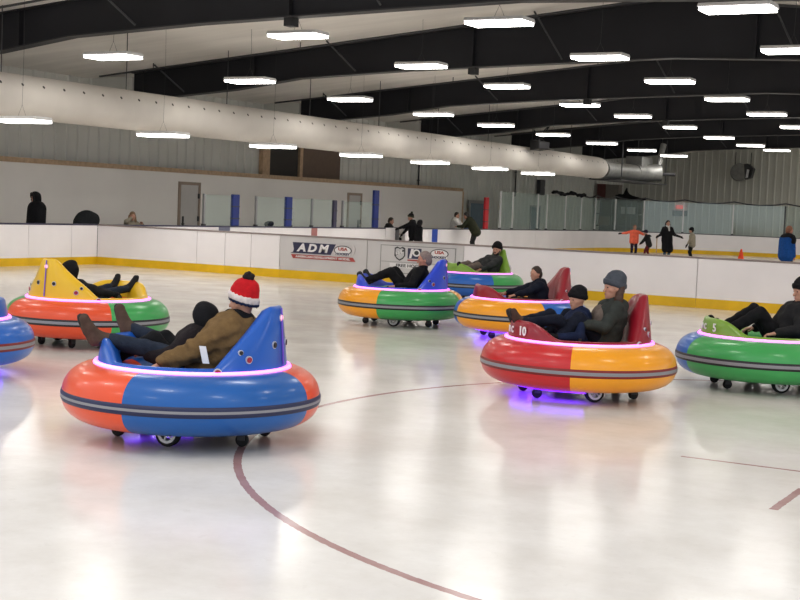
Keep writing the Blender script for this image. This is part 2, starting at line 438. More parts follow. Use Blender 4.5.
# ------------------------------------------------------------------ ceiling lights
LW, LL = .60, 1.22
def light_mesh():
    h = MB(); h.prism([(-LW/2 + .05, .07), (-LW/2, .02), (-LW/2, 0), (LW/2, 0), (LW/2, .02), (LW/2 - .05, .07)], 0, -LL/2, LL/2)
    d = MB(); d.box((-LL/2 + .02, -LW/2 + .02, -.055), (LL/2 - .02, LW/2 - .02, 0)); d.mi = [1, 0, 0, 0, 0, 0]; d.mi = [0 if k == 0 else 1 for k in range(6)]
    return h.mesh('housing', M['housing']), d.mesh('diffuser', [M['diffuser'], M['diffuser_edge']])
HM, DM = light_mesh()
ordw = ['first', 'second', 'third', 'fourth', 'fifth', 'sixth', 'seventh', 'eighth', 'ninth', 'tenth']
def ceiling_light(x, y, z, label, group):
    t = thing('ceiling_light', label, 'light', (x, y, z), group=group)
    for nm, me in (('housing', HM), ('diffuser', DM)):
        o = bpy.data.objects.new(nm, me); C.objects.link(o); o.parent = t
    mb = MB(); zt = roofz(x) - z - .01
    w_ = .004 if z > 4 else .0028
    mb.tube([(-.12, 0, .07), (0, 0, .32), (.12, 0, .07)], w_, 5); mb.tube([(0, 0, .3), (.02, 0, zt * .6), (0, 0, zt)], w_, 6)
    mb.build('hanging_wire', M['dark_metal'], t)
ROWS = [
 ('the rightmost row', 5.4, [(-6.38, 22.92), (-6.8, 28.71)]),
 ('the second row from right', 5.4, [(-11.1, 23.63), (-11.24, 29.33), (-11.35, 34.74), (-11.32, 40.05), (-11.55, 45.67), (-11.9, 51.7)]),
 ('the third row from right', 5.4, [(-16.22, 24.55), (-16.39, 30.43), (-16.45, 35.74), (-16.68, 41.95), (-16.57, 46.78), (-16.59, 52.34), (-16.89, 58.85), (-17.01, 64.6), (-16.74, 68.55)]),
 ('the row beside the duct', 4.88, [(-20.17, 23.28), (-20.3, 28.61), (-20.53, 33.9), (-20.69, 39.39), (-20.78, 44.36), (-20.73, 49.5), (-20.79, 54.99), (-20.86, 60.34), (-20.89, 65.18)]),
 ('the low row under the duct', 3.38, [(-21.42, y) for y in (21.86, 26.62, 31.38, 36.14, 40.68, 45.39, 49.81)]),
]
for nm, z, ps in ROWS:
    for k, (x, y) in enumerate(ps):
        ceiling_light(x, y, z, 'bright hanging light panel, %s from the camera in %s' % (ordw[k], nm), 'hanging lights over the rink')
# more of the same rows overhead and to the right (outside the frame) as area lamps, plus added fill for the far wall
def lamp(x, y, z, p=26):
    l = bpy.data.lights.new('row_or_fill_lamp', 'AREA'); l.shape = 'RECTANGLE'; l.size = LL; l.size_y = LW; l.energy = p; l.color = (1, .97, .92)
    o = bpy.data.objects.new('row_or_fill_lamp', l); C.objects.link(o); o.location = (x, y, z)
LAMPS = [(-16.5, y) for y in (7.5, 13.2, 18.9)] + [(-11.35, y) for y in (1, 6.7, 12.3, 18)] + [(-6.4, y) for y in (0, 5.7, 11.4, 17.2)] + \
        [(-1.2, y) for y in (5.7, 11.4, 17.2, 23, 28.7, 34.4)] + [(3.9, y) for y in (5.7, 11.4, 17.2, 23, 28.7, 40)] + [(-21.7, y) for y in (8, 13.6, 19.2)] + \
        [(-6.4, y) for y in (35, 41, 47, 53, 59, 65)] + [(-1.2, y) for y in (41, 50, 60)] + [(-11.4, y) for y in (57, 63, 69)]
FAR_FILL = [(x, 74.5) for x in (-11, -6, -1, 4)]  # unseen extra-strong lamps added to brighten the far wall
LAMP_P = 46
for x, y in LAMPS: lamp(x, y, 5.4, LAMP_P)
for x, y in FAR_FILL: lamp(x, y, 5.4, LAMP_P * 2.4)

# ------------------------------------------------------------------ dasher boards
BH = 1.07
def board(label, axis, fixed, a, b, face, cap, stripe=None, thick=.09, panel='white_board', kick='kick', z=BH):
    """one board panel with its yellow kick plate and cap rail; face = +1/-1: side the rink is on"""
    t = thing('dasher_board', label, 'rink board', (fixed, a, 0) if axis == 'y' else (a, fixed, 0))
    ln = b - a; g = .008
    def bx(f0, f1, l0, l1, z0, z1):
        lo, hi = min(f0 * face, f1 * face), max(f0 * face, f1 * face)
        return ((lo, l0, z0), (hi, l1, z1)) if axis == 'y' else ((l0, lo, z0), (l1, hi, z1))
    MB().box(*bx(-thick, 0, g, ln - g, .0, z - .04)).build('panel', M[panel], t)
    MB().box(*bx(0, .014, g * .3, ln - g * .3, 0, .20)).build('kick_plate', M[kick], t)
    bevel(MB().box(*bx(-thick - .02, .02, 0, ln, z - .04, z)).build('cap_rail', M[cap], t), .01)
    mb = MB(); k = 0
    MB().box(*bx(-thick - .05, -thick, 0, ln, .05, .12)).build('back_rail', M['grey_metal'], t)
    if stripe: MB().box(*bx(.0, .012, stripe[0] - a, stripe[1] - a, .2, z - .04)).build('line_marking', M[stripe[2]], t)
    return t
# side boards along the benches
side = [(12.0, 25.5, 'long white side board panel at the left edge of the ice', None),
        (25.5, 27.06, 'short white side board panel behind the yellow-and-orange bumper car', None),
        (27.06, 28.05, 'narrow white side board panel beside the corner with the divider', None),
        (28.1, 33.65, 'white side board with a slate grey line mark, in front of the first door', (33.05, 33.6, 'stripe_grey')),
        (33.65, 38.6, 'white side board with a faded red line mark under the glass shields', (38.15, 38.5, 'stripe_red')),
        (38.6, 43.1, 'white side board between the faded red mark and the open gate', None),
        (44.6, 50.0, 'white side board with a bright blue line mark beyond the open gate', (46.75, 47.2, 'stripe_blue')),
        (50.0, 56.8, 'white side board under the red padded post', None),
        (56.8, 64.2, 'white side board leading to the far rink corner', None)]
for a, b, lb, st in side: board(lb, 'y', XS if a > 28 else XS - .28, a, b, 1, 'cap_navy' if b < 50 else 'cap_dark', st)
# open gate of the bench
t = thing('bench_gate', 'open bench gate with grey end post in the side boards', 'gate', (XS, 43.1, 0))
MB().box((-.09, .05, .02), (.0, .75, BH)).build('panel', M['white_board'], t)
MB().box((-.10, .75, 0), (.05, .95, BH + .02)).build('gate_post', M['cap_dark'], t)
MB().box((0, .05, .02), (.014, .75, .2)).build('kick_plate', M['kick'], t)
# divider boards across the rink
div = [(-24.68, -21.38, 'white divider board panel in the left corner beside the side boards', 'white_board'),
       (-21.38, -20.5, 'narrow white divider panel, second from the left corner', 'white_board'),
       (-20.5, -19.7, 'narrow white divider panel left of a dark seam', 'white_board'),
       (-19.7, -18.84, 'narrow white divider panel touching the grey banner panel', 'white_board'),
       (-18.84, -16.35, 'grey divider board panel carrying the lettered banner', 'grey_board'),
       (-16.35, -13.8, 'grey divider board panel carrying the outlined logo sign', 'grey_board'),
       (-13.8, -8.35, 'long white divider board panel behind the red bumper cars', 'white_board'),
       (-8.35, -2.9, 'white divider board panel at the right edge of the photo', 'white_board'),
       (-2.9, 3.0, 'white divider board panel beyond the right edge', 'white_board')]
for a, b, lb, pm in div[:-1]: board(lb, 'x', YD, a, b, -1, 'cap_tan', None, panel=pm)
# far boards with a rounded corner
CX, CY, CRD = -16.9, 64.2, 7.5
t = thing('corner_dasher_board', 'curved white rink board with yellow kick plate in the far corner', 'rink board', (CX, CY, 0))
def arc(r0_, r1_, z0, z1, a0=R(90), a1=R(180), n=28):
    mb = MB(); vs = []
    for k in range(n + 1):
        a = a0 + (a1 - a0) * k / n
        for r_, z in ((r0_, z0), (r1_, z0), (r1_, z1), (r0_, z1)): vs.append((r_ * math.cos(a), r_ * math.sin(a), z))
    fs = [(k * 4 + j, k * 4 + (j + 1) % 4, k * 4 + 4 + (j + 1) % 4, k * 4 + 4 + j) for k in range(n) for j in range(4)]
    return mb.add(vs, fs)
arc(CRD, CRD + .09, 0, BH - .04).build('panel', M['white_board'], t, smooth=40)
arc(CRD - .014, CRD, 0, .2).build('kick_plate', M['kick'], t, smooth=40)
arc(CRD - .02, CRD + .11, BH - .04, BH).build('cap_rail', M['cap_dark'], t, smooth=40)
for a, b, lb in ((CX, -11.5, 'white far end board behind the orange cone'), (-11.5, 2.0, 'white far end board at the right edge of the far rink')):
    board(lb, 'x', YF, a, b, -1, 'cap_dark')

# ------------------------------------------------------------------ glass shields
def pane(p, q, z0, z1, label, group, post=True, base=0, pmat='grey_metal', name='glass_panel'):
    t = thing(name, label, 'glass panel', (p[0], p[1], 0), group=group)
    d = Vector((q[0] - p[0], q[1] - p[1], 0)); ln = d.length; t.rotation_euler = (0, 0, math.atan2(d.y, d.x))
    MB().box((.02, -.008, z0), (ln - .02, .008, z1)).build('pane', M['glass'], t)
    if post:
        MB().box((-.03, -.035, z0), (.03, .035, z1 + .02)).build('post', M[pmat], t)
        MB().box((-.05, -.05, z0 - .01), (.05, .05, z0 + .05)).build('post_base', M['dark_metal'], t)
    return t
gx = XS - .045
bench = [(32.35, 33.85, 'first glass shield above the side boards, right of the first door'),
         (35.0, 36.7, 'glass shield left of the middle blue padded post'),
         (36.95, 38.2, 'glass shield just right of the middle blue padded post'),
         (38.2, 39.5, 'glass shield between the middle and the dark thin post'),
         (40.15, 42.2, 'glass shield in front of the second door, left of the tall blue post')]
for a, b, lb in bench: pane((gx, a), (gx, b), BH, 1.98 if a < 40 else 1.96, lb, None)
for y, z1, m, lb in ((33.9, 2.02, 'post_blue', 'dark blue padded post at the left end of the bench glass'), (36.8, 2.02, 'post_blue', 'dark blue padded post in the middle of the bench glass'),
                     (39.62, 1.98, 'cap_navy', 'thin dark navy post at the right end of the bench glass'), (42.4, 2.40, 'post_blue', 'tall blue padded post near the open gate'), (51.6, 2.38, 'post_red', 'tall red padded post on the side boards')):
    wv = .17 if m != 'cap_navy' else .1
    t = thing('padded_post', lb, 'post', (gx, y, BH))
    bevel(MB().box((-.05, -wv, 0), (.05, wv, z1 - BH)).build('pad', M[m], t), .02)
    for hz in (.22, .6): MB().box((-.055, -wv - .004, (z1 - BH) * hz), (.055, wv + .004, (z1 - BH) * hz + .03)).build('strap', M['dark_metal'], t)
# tall glass round the far corner
path = [(gx, y) for y in (53.0, 54.25, 57.0, 58.05, 60.3, 62.3, 64.2)]
for d in (196.0, 212, 228, 244, 260):
    pass
path += [(CX - (CRD + .05) * math.cos(R(a)), CY + (CRD + .05) * math.sin(R(a))) for a in (16, 32, 50, 70, 90)] + [(x, YF + .05) for x in (-14.4, -11.9, -9.4, -6.9)]
plab = ['left end of the tall far glass', 'second in the tall glass from its left end', 'third in the tall glass from its left end', 'fourth in the tall glass, beside two close posts', 'below the left half of the dark netting heap', 'below the right half of the dark netting heap',
        'left of the dark rack where the corner curves', 'in front of the dark equipment rack', 'behind the orange-jacketed skater', 'left of the woman in the long coat', 'behind the woman in the long black coat',
        'behind the beige-jacketed child', 'left of the orange cone', 'behind the orange cone', 'behind the man in the blue jacket']
for k, (p, q) in enumerate(zip(path, path[1:])):
    pane(p, q, BH, 2.66, 'tall clear rink glass panel ' + plab[k], 'tall rink glass round the far end', pmat='housing' if k not in (11, 12, 13, 14) else 'dark_metal')
mb = MB()
pts = []
for (p, q) in list(zip(path, path[1:]))[5:]:
    for s_ in (0, .25, .5, .75): pts.append((p[0] + (q[0] - p[0]) * s_, p[1] + (q[1] - p[1]) * s_ + .12, 2.80 - .14 * math.sin(PI * s_)))
mb.tube(pts, .038, 7); tag(mb.build('rolled_netting', M['dark_metal'], smooth=50), 'dark rolled netting draped along the top of the far glass', 'net')
# ------------------------------------------------------------------ bumper cars
def vinyl(name, c): return mat('vinyl_' + name, c, .30, vary=.05, scale=3, spec=.45, coat=.25, bump=.06, bscale=5)
V = {'orange': vinyl('orange', (.74, .085, .022)), 'blue': vinyl('blue', (.003, .10, .36)), 'red': vinyl('red', (.54, .016, .020)),
     'yellow': vinyl('yellow', (.86, .36, .010)), 'green': vinyl('green', (.050, .36, .095)), 'skyblue': vinyl('skyblue', (.014, .13, .50))}
def gel(name, c): return mat('shell_' + name, c, .30, vary=.04, scale=3, spec=.4, coat=.2)
SH = {'blue': gel('blue', (.010, .10, .44)), 'crimson': gel('crimson', (.27, .008, .022)), 'yellow': gel('yellow', (.75, .47, .02)),
      'lime': gel('lime', (.20, .36, .045)), 'royal': gel('royal', (.02, .07, .62))}
def band_mat(name, line, wid=.17):
    m, nt, b = new_mat('band_' + name); N, L = nt.nodes.new, nt.links.new
    tc = N('ShaderNodeTexCoord'); sx = N('ShaderNodeSeparateXYZ'); L(tc.outputs['Object'], sx.inputs[0])
    a = N('ShaderNodeMath'); a.operation = 'ABSOLUTE'; s = N('ShaderNodeMath'); s.operation = 'SUBTRACT'; s.inputs[1].default_value = .335
    L(sx.outputs[2], s.inputs[0]); L(s.outputs[0], a.inputs[0])
    r = N('ShaderNodeValToRGB'); r.color_ramp.interpolation = 'CONSTANT'; e = r.color_ramp.elements
    e[0].position = 0; e[0].color = (.26, .26, .28, 1); e[1].position = wid; e[1].color = (*line, 1)
    mul = N('ShaderNodeMath'); mul.operation = 'MULTIPLY'; mul.inputs[1].default_value = 10; L(a.outputs[0], mul.inputs[0])
    L(mul.outputs[0], r.inputs['Fac']); L(r.outputs['Color'], b.inputs['Base Color']); b.inputs['Roughness'].default_value = .45
    return m
BM = {'navy': band_mat('navy', (.015, .02, .07), .10), 'dark': band_mat('dark', (.014, .014, .018)), 'red': band_mat('red', (.20, .012, .012))}
M['rim_silver'] = mat('wheel_rim', (.80, .80, .80), .45, metal=.15)
M['seat_dark'] = mat('seat_pad', (.03, .03, .035), .7)
M['button_red'] = mat('button_red', (.35, .02, .05), .3)
M['button_ring'] = mat('button_ring', (.6, .6, .66), .3, metal=.5)
M['pink_light'] = emis('pink_sensor', (1., .15, .3), 1.2)

def sst(a, b, x):
    t = max(0., min(1., (x - a) / (b - a))); return t * t * (3 - 2 * t)
def shell_h(th):
    c = math.cos(th)
    nose = .15 * sst(math.cos(R(58)), math.cos(R(20)), c)
    u = max(0., min(1., (-c - .58) / .39))
    back = .445 * (.8 * u + .2 * u * u)
    return .055 + nose + back
def shell_pt(th, t):
    """point on the outer face of the shell, t 0..1 from LED line to rim"""
    h = shell_h(th); r = .738 - .035 * t * (h > .12)
    z = .565 + h * t; y = r * math.sin(th); c = math.cos(th)
    if c < 0: y *= 1 - .38 * sst(.2, .9, -c) * sst(.60, 1.05, z)
    return Vector((r * c, y, z))
def make_shell():
    mb = MB(); n = 144; vs = []
    for k in range(n):
        th = 2 * PI * k / n; c, s = math.cos(th), math.sin(th); h = shell_h(th)
        b = sst(.2, .9, -c)                                       # how far round to the back
        fr = sst(.4, .95, c)
        ro = .738 - (.035 if h > .12 else .035 * h / .12); top = .565 + h
        inner = [(ro - .075 - .02 * b, top - .03), (ro - .13 - .06 * b, top - .10 - .12 * b), (.55 - .06 * b, .47), (.48 - .05 * b, .385), (.25, .365)]
        prof = [(.66, .50), (.742, .535), (.738, .565), (.738 + (ro - .738) * .5, .565 + h * .5), (ro, top - .022), (ro - .012, top - .006), (ro - .03, top), (ro - .055, top - .008)] + inner
        for r, z in prof:
            y = r * s
            if c < 0: y *= 1 - .38 * b * sst(.60, 1.05, z)
            vs.append((r * c, y, z))
    m = len(prof); fs = []
    for k in range(n):
        l = (k + 1) % n
        for i in range(m - 1): fs.append((k * m + i, l * m + i, l * m + i + 1, k * m + i + 1))
    fs.append(tuple(k * m + m - 1 for k in range(n)))
    return mb.add(vs, fs)

def make_tube():
    mb = MB(); prof = []; n = 56; p = 2.35
    for k in range(n):
        a = 2 * PI * k / n; c, s = math.cos(a), math.sin(a)
        x = math.copysign(abs(c) ** (2 / p), c) * .31; z = math.copysign(abs(s) ** (2 / p), s) * (.245 if s > 0 else .212)
        prof.append((.69 + x, .335 + z))
    mb.lathe(prof, 128, closed=True, seg_mi=lambda f: int(f * 4) % 2)
    return mb

def bumper_car(label, pos, heading, split, cols, shell, band, number=None, glow=None):
    """heading, split: world angles of the nose and of one colour boundary of the tube"""
    t = thing('bumper_car', label, 'bumper car', (pos[0], pos[1], 0), heading)
    tu = make_tube().build('inflatable_tube', [V[cols[0]], V[cols[1]]], t, smooth=60); tu.rotation_euler = (0, 0, split - heading)
    bn = MB(); pr = [(.985, .29), (1.001, .296), (1.008, .315), (1.0085, .335), (1.008, .355), (1.001, .374), (.985, .38)]
    bn.lathe(pr, 128); bn.build('trim_band', BM[band], tu, smooth=60)
    for a in (20, 160, 250):                                     # air valves
        v = MB(); c = Vector((math.cos(R(a)) * .93, math.sin(R(a)) * .93, .475)); nn = Vector((math.cos(R(a)), math.sin(R(a)), .75)).normalized()
        v.tube([c - nn * .02, c + nn * .012], .028, 12); v.tube([c + nn * .012, c + nn * .018], .014, 10); v.build('valve', M['button_ring'], tu)
    sh = make_shell().build('shell', SH[shell], t, smooth=50)
    led = MB(); led.tube([(.757 * math.cos(a), .757 * math.sin(a), .577) for a in np.linspace(0, 2 * PI, 96, endpoint=False)], .0105, 8, closed=True)
    led.build('led_strip', M['led'], t, smooth=60)
    lc = MB(); lc.tube([(.744 * math.cos(a), .744 * math.sin(a), .574) for a in np.linspace(0, 2 * PI, 96, endpoint=False)], .025, 10, closed=True)
    lc.build('led_fringe_glow', M['led_glow'], t, smooth=60)  # added glowing ring that paints the magenta fringe round the LED strip
    # seat cushion and control levers
    s = MB(); s.box((-.42, -.24, .36), (.10, .24, .42)); bevel(s.build('seat_cushion', M['seat_dark'], t), .03, 3)
    for sy in (-.40, .40):
        j = MB(); j.tube([(.10, sy, .40), (.12, sy, .56)], .014, 8); j.tube([(.12, sy, .55), (.122, sy, .62)], [.022, .018], 10); j.build('control_lever', M['black'], t)
    # sensor buttons on the back fin
    for th, tt, m_, rad in ((126, .45, 'button_red', .024), (146, .36, 'button_red', .022), (140, .68, 'black', .016), (168, .42, 'black', .022), (-126, .45, 'button_red', .024), (-146, .36, 'button_red', .022), (-140, .68, 'black', .016), (-168, .42, 'black', .022), (180, .82, 'pink_light', .022), (112, .3, 'pink_light', .014), (-112, .3, 'pink_light', .014)):
        p = shell_pt(R(th), tt); n = Vector((p.x, p.y, 0)).normalized()
        b = MB(); b.tube([p - n * .01, p + n * .006], rad * 1.35, 14); rg = b.build('sensor', M['button_ring'], sh)
        b = MB(); b.tube([p, p + n * .012], rad, 14); b.build('sensor_lens', M[m_], sh)
    lv = MB(); lv.tube([shell_pt(R(180), q) + Vector((-.008, 0, 0)) for q in (.1, .4, .75, .97)], .007, 8); lv.build('tail_glow_line', M['tail_violet'], t)  # faint glowing line; on the blue car it paints in a violet reflection
    # chassis, drive wheels, casters
    ch = MB(); ch.lathe([(0, .16), (.62, .16), (.62, .11), (.5, .10), (0, .10)], 40); ch.build('chassis', M['black'], t, smooth=40)
    if glow:
        ug = MB()
        for a in np.linspace(R(glow[0]), R(glow[1]), 30): ug.v += [(.46 * math.cos(a), .46 * math.sin(a), .095), (.70 * math.cos(a), .70 * math.sin(a), .108)]
        ug.f = [(2 * k, 2 * k + 1, 2 * k + 3, 2 * k + 2) for k in range(29)]; ug.mi = [0] * 29
        ug.build('underglow_strip', M['under'], t)
    for sy in (-1, 1):
        w = MB(); w.lathe([(.05, -.03), (.088, -.035), (.098, -.02), (.098, .02), (.088, .035), (.05, .03)], 28, (-.02, sy * .50, .098), 'y', closed=True)
        wh = w.build('drive_wheel', M['rubber'], t, smooth=40)
        r_ = MB(); r_.lathe([(0, -.012), (.014, -.015), (.018, 0)], 12, (-.02, sy * .53, .098), 'y')
        r_.lathe([(.050, -.036), (.072, -.038), (.072, .038), (.050, .036)], 28, (-.02, sy * .50, .098), 'y', closed=True)
        for q in range(5):
            a = 2 * PI * q / 5; r_.tube([(-.02 + .012 * math.cos(a), sy * .534, .098 + .012 * math.sin(a)), (-.02 + .056 * math.cos(a), sy * .534, .098 + .056 * math.sin(a))], .008, 6)
        r_.build('rim', M['rim_silver'], wh, smooth=40)
    for cx, cy in ((.50, .26), (.50, -.26), (-.52, .26), (-.52, -.26)):
        w = MB(); w.lathe([(0, -.018), (.04, -.02), (.05, -.012), (.05, .012), (.04, .02), (0, .018)], 20, (cx, cy, .05), 'y')
        ca = w.build('caster', M['rubber'], t, smooth=40)
        b = MB(); b.box((cx - .03, cy - .032, .05), (cx + .03, cy - .024, .13)); b.box((cx - .03, cy + .024, .05), (cx + .03, cy + .032, .13)); b.box((cx - .035, cy - .032, .10), (cx + .035, cy + .032, .13))
        b.build('caster_fork', M['dark_metal'], ca)
    if number:
        # car number lettering wrapped on the nose flank, on the rider's left side
        for ch_, th, sz, mt in number:
            p = shell_pt(R(th), .50); n = Vector((p.x, p.y, 0)).normalized(); ux = Vector((-n.y, n.x, 0))
            text('number_decal', ch_, sz, M['tape_white'], sh, p + n * .010, ux, (0, 0, 1), .003, bold=.003)
    return t

def ray_az(pos): return math.atan2(pos[1], pos[0])
def heading(pos, side, delta):
    """nose angle: side -1 = facing left across the view, +1 = right; delta = degrees turned away from the camera"""
    a = ray_az(pos)
    return a + R(90) - R(delta) if side < 0 else a - R(90) + R(delta)
def front(pos, phi): return ray_az(pos) + PI + R(phi)
CARS = {
 'blue': ('blue bumper car with orange and blue tube, carrying two riders, nearest the camera', (-6.54, 8.58), -1, 22, -30, ('blue', 'orange'), 'blue', 'navy', None, (-70, 0)),
 'red': ('crimson bumper car number 10 with red and yellow tube, carrying two riders', (-5.13, 13.20), -1, -18, -4, ('yellow', 'red'), 'crimson', 'red', [('N', -4, .09, 0), ('C', 4.5, .09, 0), ('10', 21, .125, 0)], (-80, 80)),
 'yg': ('royal blue bumper car with yellow and green tube carrying the old man', (-10.43, 19.02), -1, 14, -22, ('green', 'yellow'), 'royal', 'dark', None, None),
 'og': ('yellow bumper car with orange and green tube, facing away at the left', (-11.60, 13.05), 1, 45, 16, ('green', 'orange'), 'yellow', 'dark', None, None),
 'yb': ('crimson bumper car with yellow and blue tube carrying the bareheaded boy', (-8.16, 18.60), -1, -15, 20, ('skyblue', 'yellow'), 'crimson', 'dark', None, (-80, 80)),
 'bg': ('lime bumper car with blue and green tube, farthest of the bumper cars', (-12.21, 25.4), -1, -38, 22, ('green', 'skyblue'), 'lime', 'dark', None, None),
 'gr': ('lime bumper car number 5 with green tube, cut off at the right edge', (-3.76, 15.46), -1, -18, -58, ('green', 'skyblue'), 'lime', 'dark', [('N', -4, .09, 0), ('C', 4.5, .09, 0), ('5', 21, .125, 0)], None),
 'lb': ('blue bumper car with all-blue tube and red piping, cut off at the left edge', (-10.74, 9.78), 1, 0, 30, ('skyblue', 'skyblue'), 'blue', 'red', None, (-80, 80)),
}
CARO = {}
for k, (lb, pos, sd, dl, ph, cols, sh_, bd, num, gl) in CARS.items():
    CARO[k] = bumper_car(lb, pos, heading(pos, sd, dl), front(pos, ph), cols, sh_, bd, num, gl)
# ------------------------------------------------------------------ smooth bodies: blended volumes turned into one surface
def grid_surface(prims, vox, k=.02, wr=0., wf=14., seed=0):
    lo = np.full(3, 1e9); hi = np.full(3, -1e9)
    for p in prims:
        if p[0] == 'c': rr = max(p[3], p[4]); pts = (p[1], p[2])
        elif p[0] == 'e': rr = max(p[3]); pts = (p[1],)
        else: continue
        for q in pts: q = np.array(q, float); lo = np.minimum(lo, q - rr); hi = np.maximum(hi, q + rr)
    lo -= 3 * vox + .01 + wr; hi += 3 * vox + .01 + wr
    n = np.ceil((hi - lo) / vox).astype(int) + 1
    D = np.full(n, .08, np.float32)
    ax = [lo[i] + vox * np.arange(n[i]) for i in range(3)]
    for p in prims:
        if p[0] == 'p':
            pt, nn = np.array(p[1], float), np.array(p[2], float); nn /= np.linalg.norm(nn)
            d = (ax[0][:, None, None] - pt[0]) * nn[0] + (ax[1][None, :, None] - pt[1]) * nn[1] + (ax[2][None, None, :] - pt[2]) * nn[2]
            D = np.maximum(D, d.astype(np.float32)); continue
        sub = p[0] == '-e'
        if p[0] == 'c': pts = np.array([p[1], p[2]], float); rr = max(p[3], p[4])
        else: pts = np.array([p[1]], float); rr = max(p[3])
        a = np.maximum(np.floor((pts.min(0) - rr - .085 - lo) / vox).astype(int), 0); b = np.minimum(np.ceil((pts.max(0) + rr + .085 - lo) / vox).astype(int) + 1, n)
        if (b <= a).any(): continue
        X = ax[0][a[0]:b[0], None, None]; Y = ax[1][None, a[1]:b[1], None]; Z = ax[2][None, None, a[2]:b[2]]
        if p[0] == 'c':
            A = pts[0]; u = pts[1] - A; L2 = max(u @ u, 1e-9)
            t = np.clip(((X - A[0]) * u[0] + (Y - A[1]) * u[1] + (Z - A[2]) * u[2]) / L2, 0, 1)
            d = np.sqrt((X - A[0] - t * u[0]) ** 2 + (Y - A[1] - t * u[1]) ** 2 + (Z - A[2] - t * u[2]) ** 2) - (p[3] + (p[4] - p[3]) * t)
        else:
            Rm = np.array(p[2], float); r = np.array(p[3], float)
            q = [((X - pts[0][0]) * Rm[j][0] + (Y - pts[0][1]) * Rm[j][1] + (Z - pts[0][2]) * Rm[j][2]) for j in range(3)]
            k0 = np.sqrt(sum((q[j] / r[j]) ** 2 for j in range(3))); k1 = np.sqrt(sum((q[j] / r[j] ** 2) ** 2 for j in range(3))) + 1e-9
            d = k0 * (k0 - 1) / k1
        S = D[a[0]:b[0], a[1]:b[1], a[2]:b[2]]; kk = p[5] if p[0] == 'c' and len(p) > 5 else k
        if sub: S[...] = np.maximum(S, -d)
        else:
            h = np.maximum(kk - np.abs(S - d), 0) / kk
            S[...] = np.minimum(S, d) - h * h * kk * .25
    if wr:
        X, Y, Z = ax[0][:, None, None], ax[1][None, :, None], ax[2][None, None, :]
        D = D + wr * (np.sin(X * wf * 2.1 + Y * wf + seed) * np.sin(Z * wf * 1.7 - X * wf * .8 + seed * 2) + .6 * np.sin(Y * wf * 2.3 + Z * wf * 3.1 + seed)).astype(np.float32)
    ins = D < 0
    c = [ins[i:n[0]-1+i, j:n[1]-1+j, l:n[2]-1+l] for i in (0, 1) for j in (0, 1) for l in (0, 1)]
    cnt = sum(x.astype(np.int8) for x in c); act = (cnt > 0) & (cnt < 8)
    idx = np.argwhere(act); m = len(idx)
    ids = np.full(act.shape, -1, np.int64); ids[act] = np.arange(m)
    acc = np.zeros((m, 3)); num = np.zeros(m)
    cor = [(i, j, l) for i in (0, 1) for j in (0, 1) for l in (0, 1)]
    dv = {q: D[idx[:, 0] + q[0], idx[:, 1] + q[1], idx[:, 2] + q[2]] for q in cor}
    for q in cor:
        for x in range(3):
            if q[x]: continue
            w = list(q); w[x] = 1; w = tuple(w); d0, d1 = dv[q], dv[w]; ms = (d0 < 0) != (d1 < 0)
            t = np.where(ms, d0 / np.where(ms, d0 - d1, 1), 0)
            pos = np.tile(np.array(q, float), (m, 1)); pos[:, x] += t
            acc += pos * ms[:, None]; num += ms
    V_ = lo + (idx + acc / num[:, None]) * vox
    F = []
    for x in range(3):
        s0 = [slice(None)] * 3; s1 = [slice(None)] * 3; s0[x] = slice(0, n[x] - 1); s1[x] = slice(1, n[x])
        A_, B_ = ins[tuple(s0)], ins[tuple(s1)]
        e = np.argwhere(A_ != B_); y, z = (x + 1) % 3, (x + 2) % 3
        ok = (e[:, y] > 0) & (e[:, z] > 0) & (e[:, y] < n[y] - 1) & (e[:, z] < n[z] - 1); e = e[ok]
        fl = A_[e[:, 0], e[:, 1], e[:, 2]]
        qs = []
        for dy, dz in ((1, 1), (0, 1), (0, 0), (1, 0)):
            w = e.copy(); w[:, y] -= dy; w[:, z] -= dz; qs.append(ids[w[:, 0], w[:, 1], w[:, 2]])
        Q = np.stack(qs, 1); Q[~fl] = Q[~fl][:, ::-1]; F.append(Q)
    F = np.concatenate(F) if F else np.zeros((0, 4), int)
    return V_, F
def soft(name, prims, vox, m, parent=None, k=.02, wr=0., wf=14., seed=0, label=None):
    v, f = grid_surface(prims, vox, k, wr, wf, seed)
    me = bpy.data.meshes.new(name); me.from_pydata(v.tolist(), [], f.tolist()); me.update(); me.materials.append(m)
    me.polygons.foreach_set('use_smooth', [True] * len(me.polygons))
    o = bpy.data.objects.new(name, me); C.objects.link(o)
    if parent: o.parent = parent
    if label: o['label'] = label
    return o

def nz(v): v = np.array(v, float); return v / (np.linalg.norm(v) + 1e-9)
def ik(a, b, l1, l2, pole):
    a, b = np.array(a, float), np.array(b, float); d = b - a; L = np.linalg.norm(d)
    if L > (l1 + l2) * .995: b = a + d / L * (l1 + l2) * .995; d = b - a; L = np.linalg.norm(d)
    u = d / L; x = (l1 * l1 - l2 * l2 + L * L) / (2 * L); h = math.sqrt(max(l1 * l1 - x * x, 0))
    pl = np.array(pole, float); pl = pl - u * (pl @ u); return a + u * x + nz(pl) * h, b

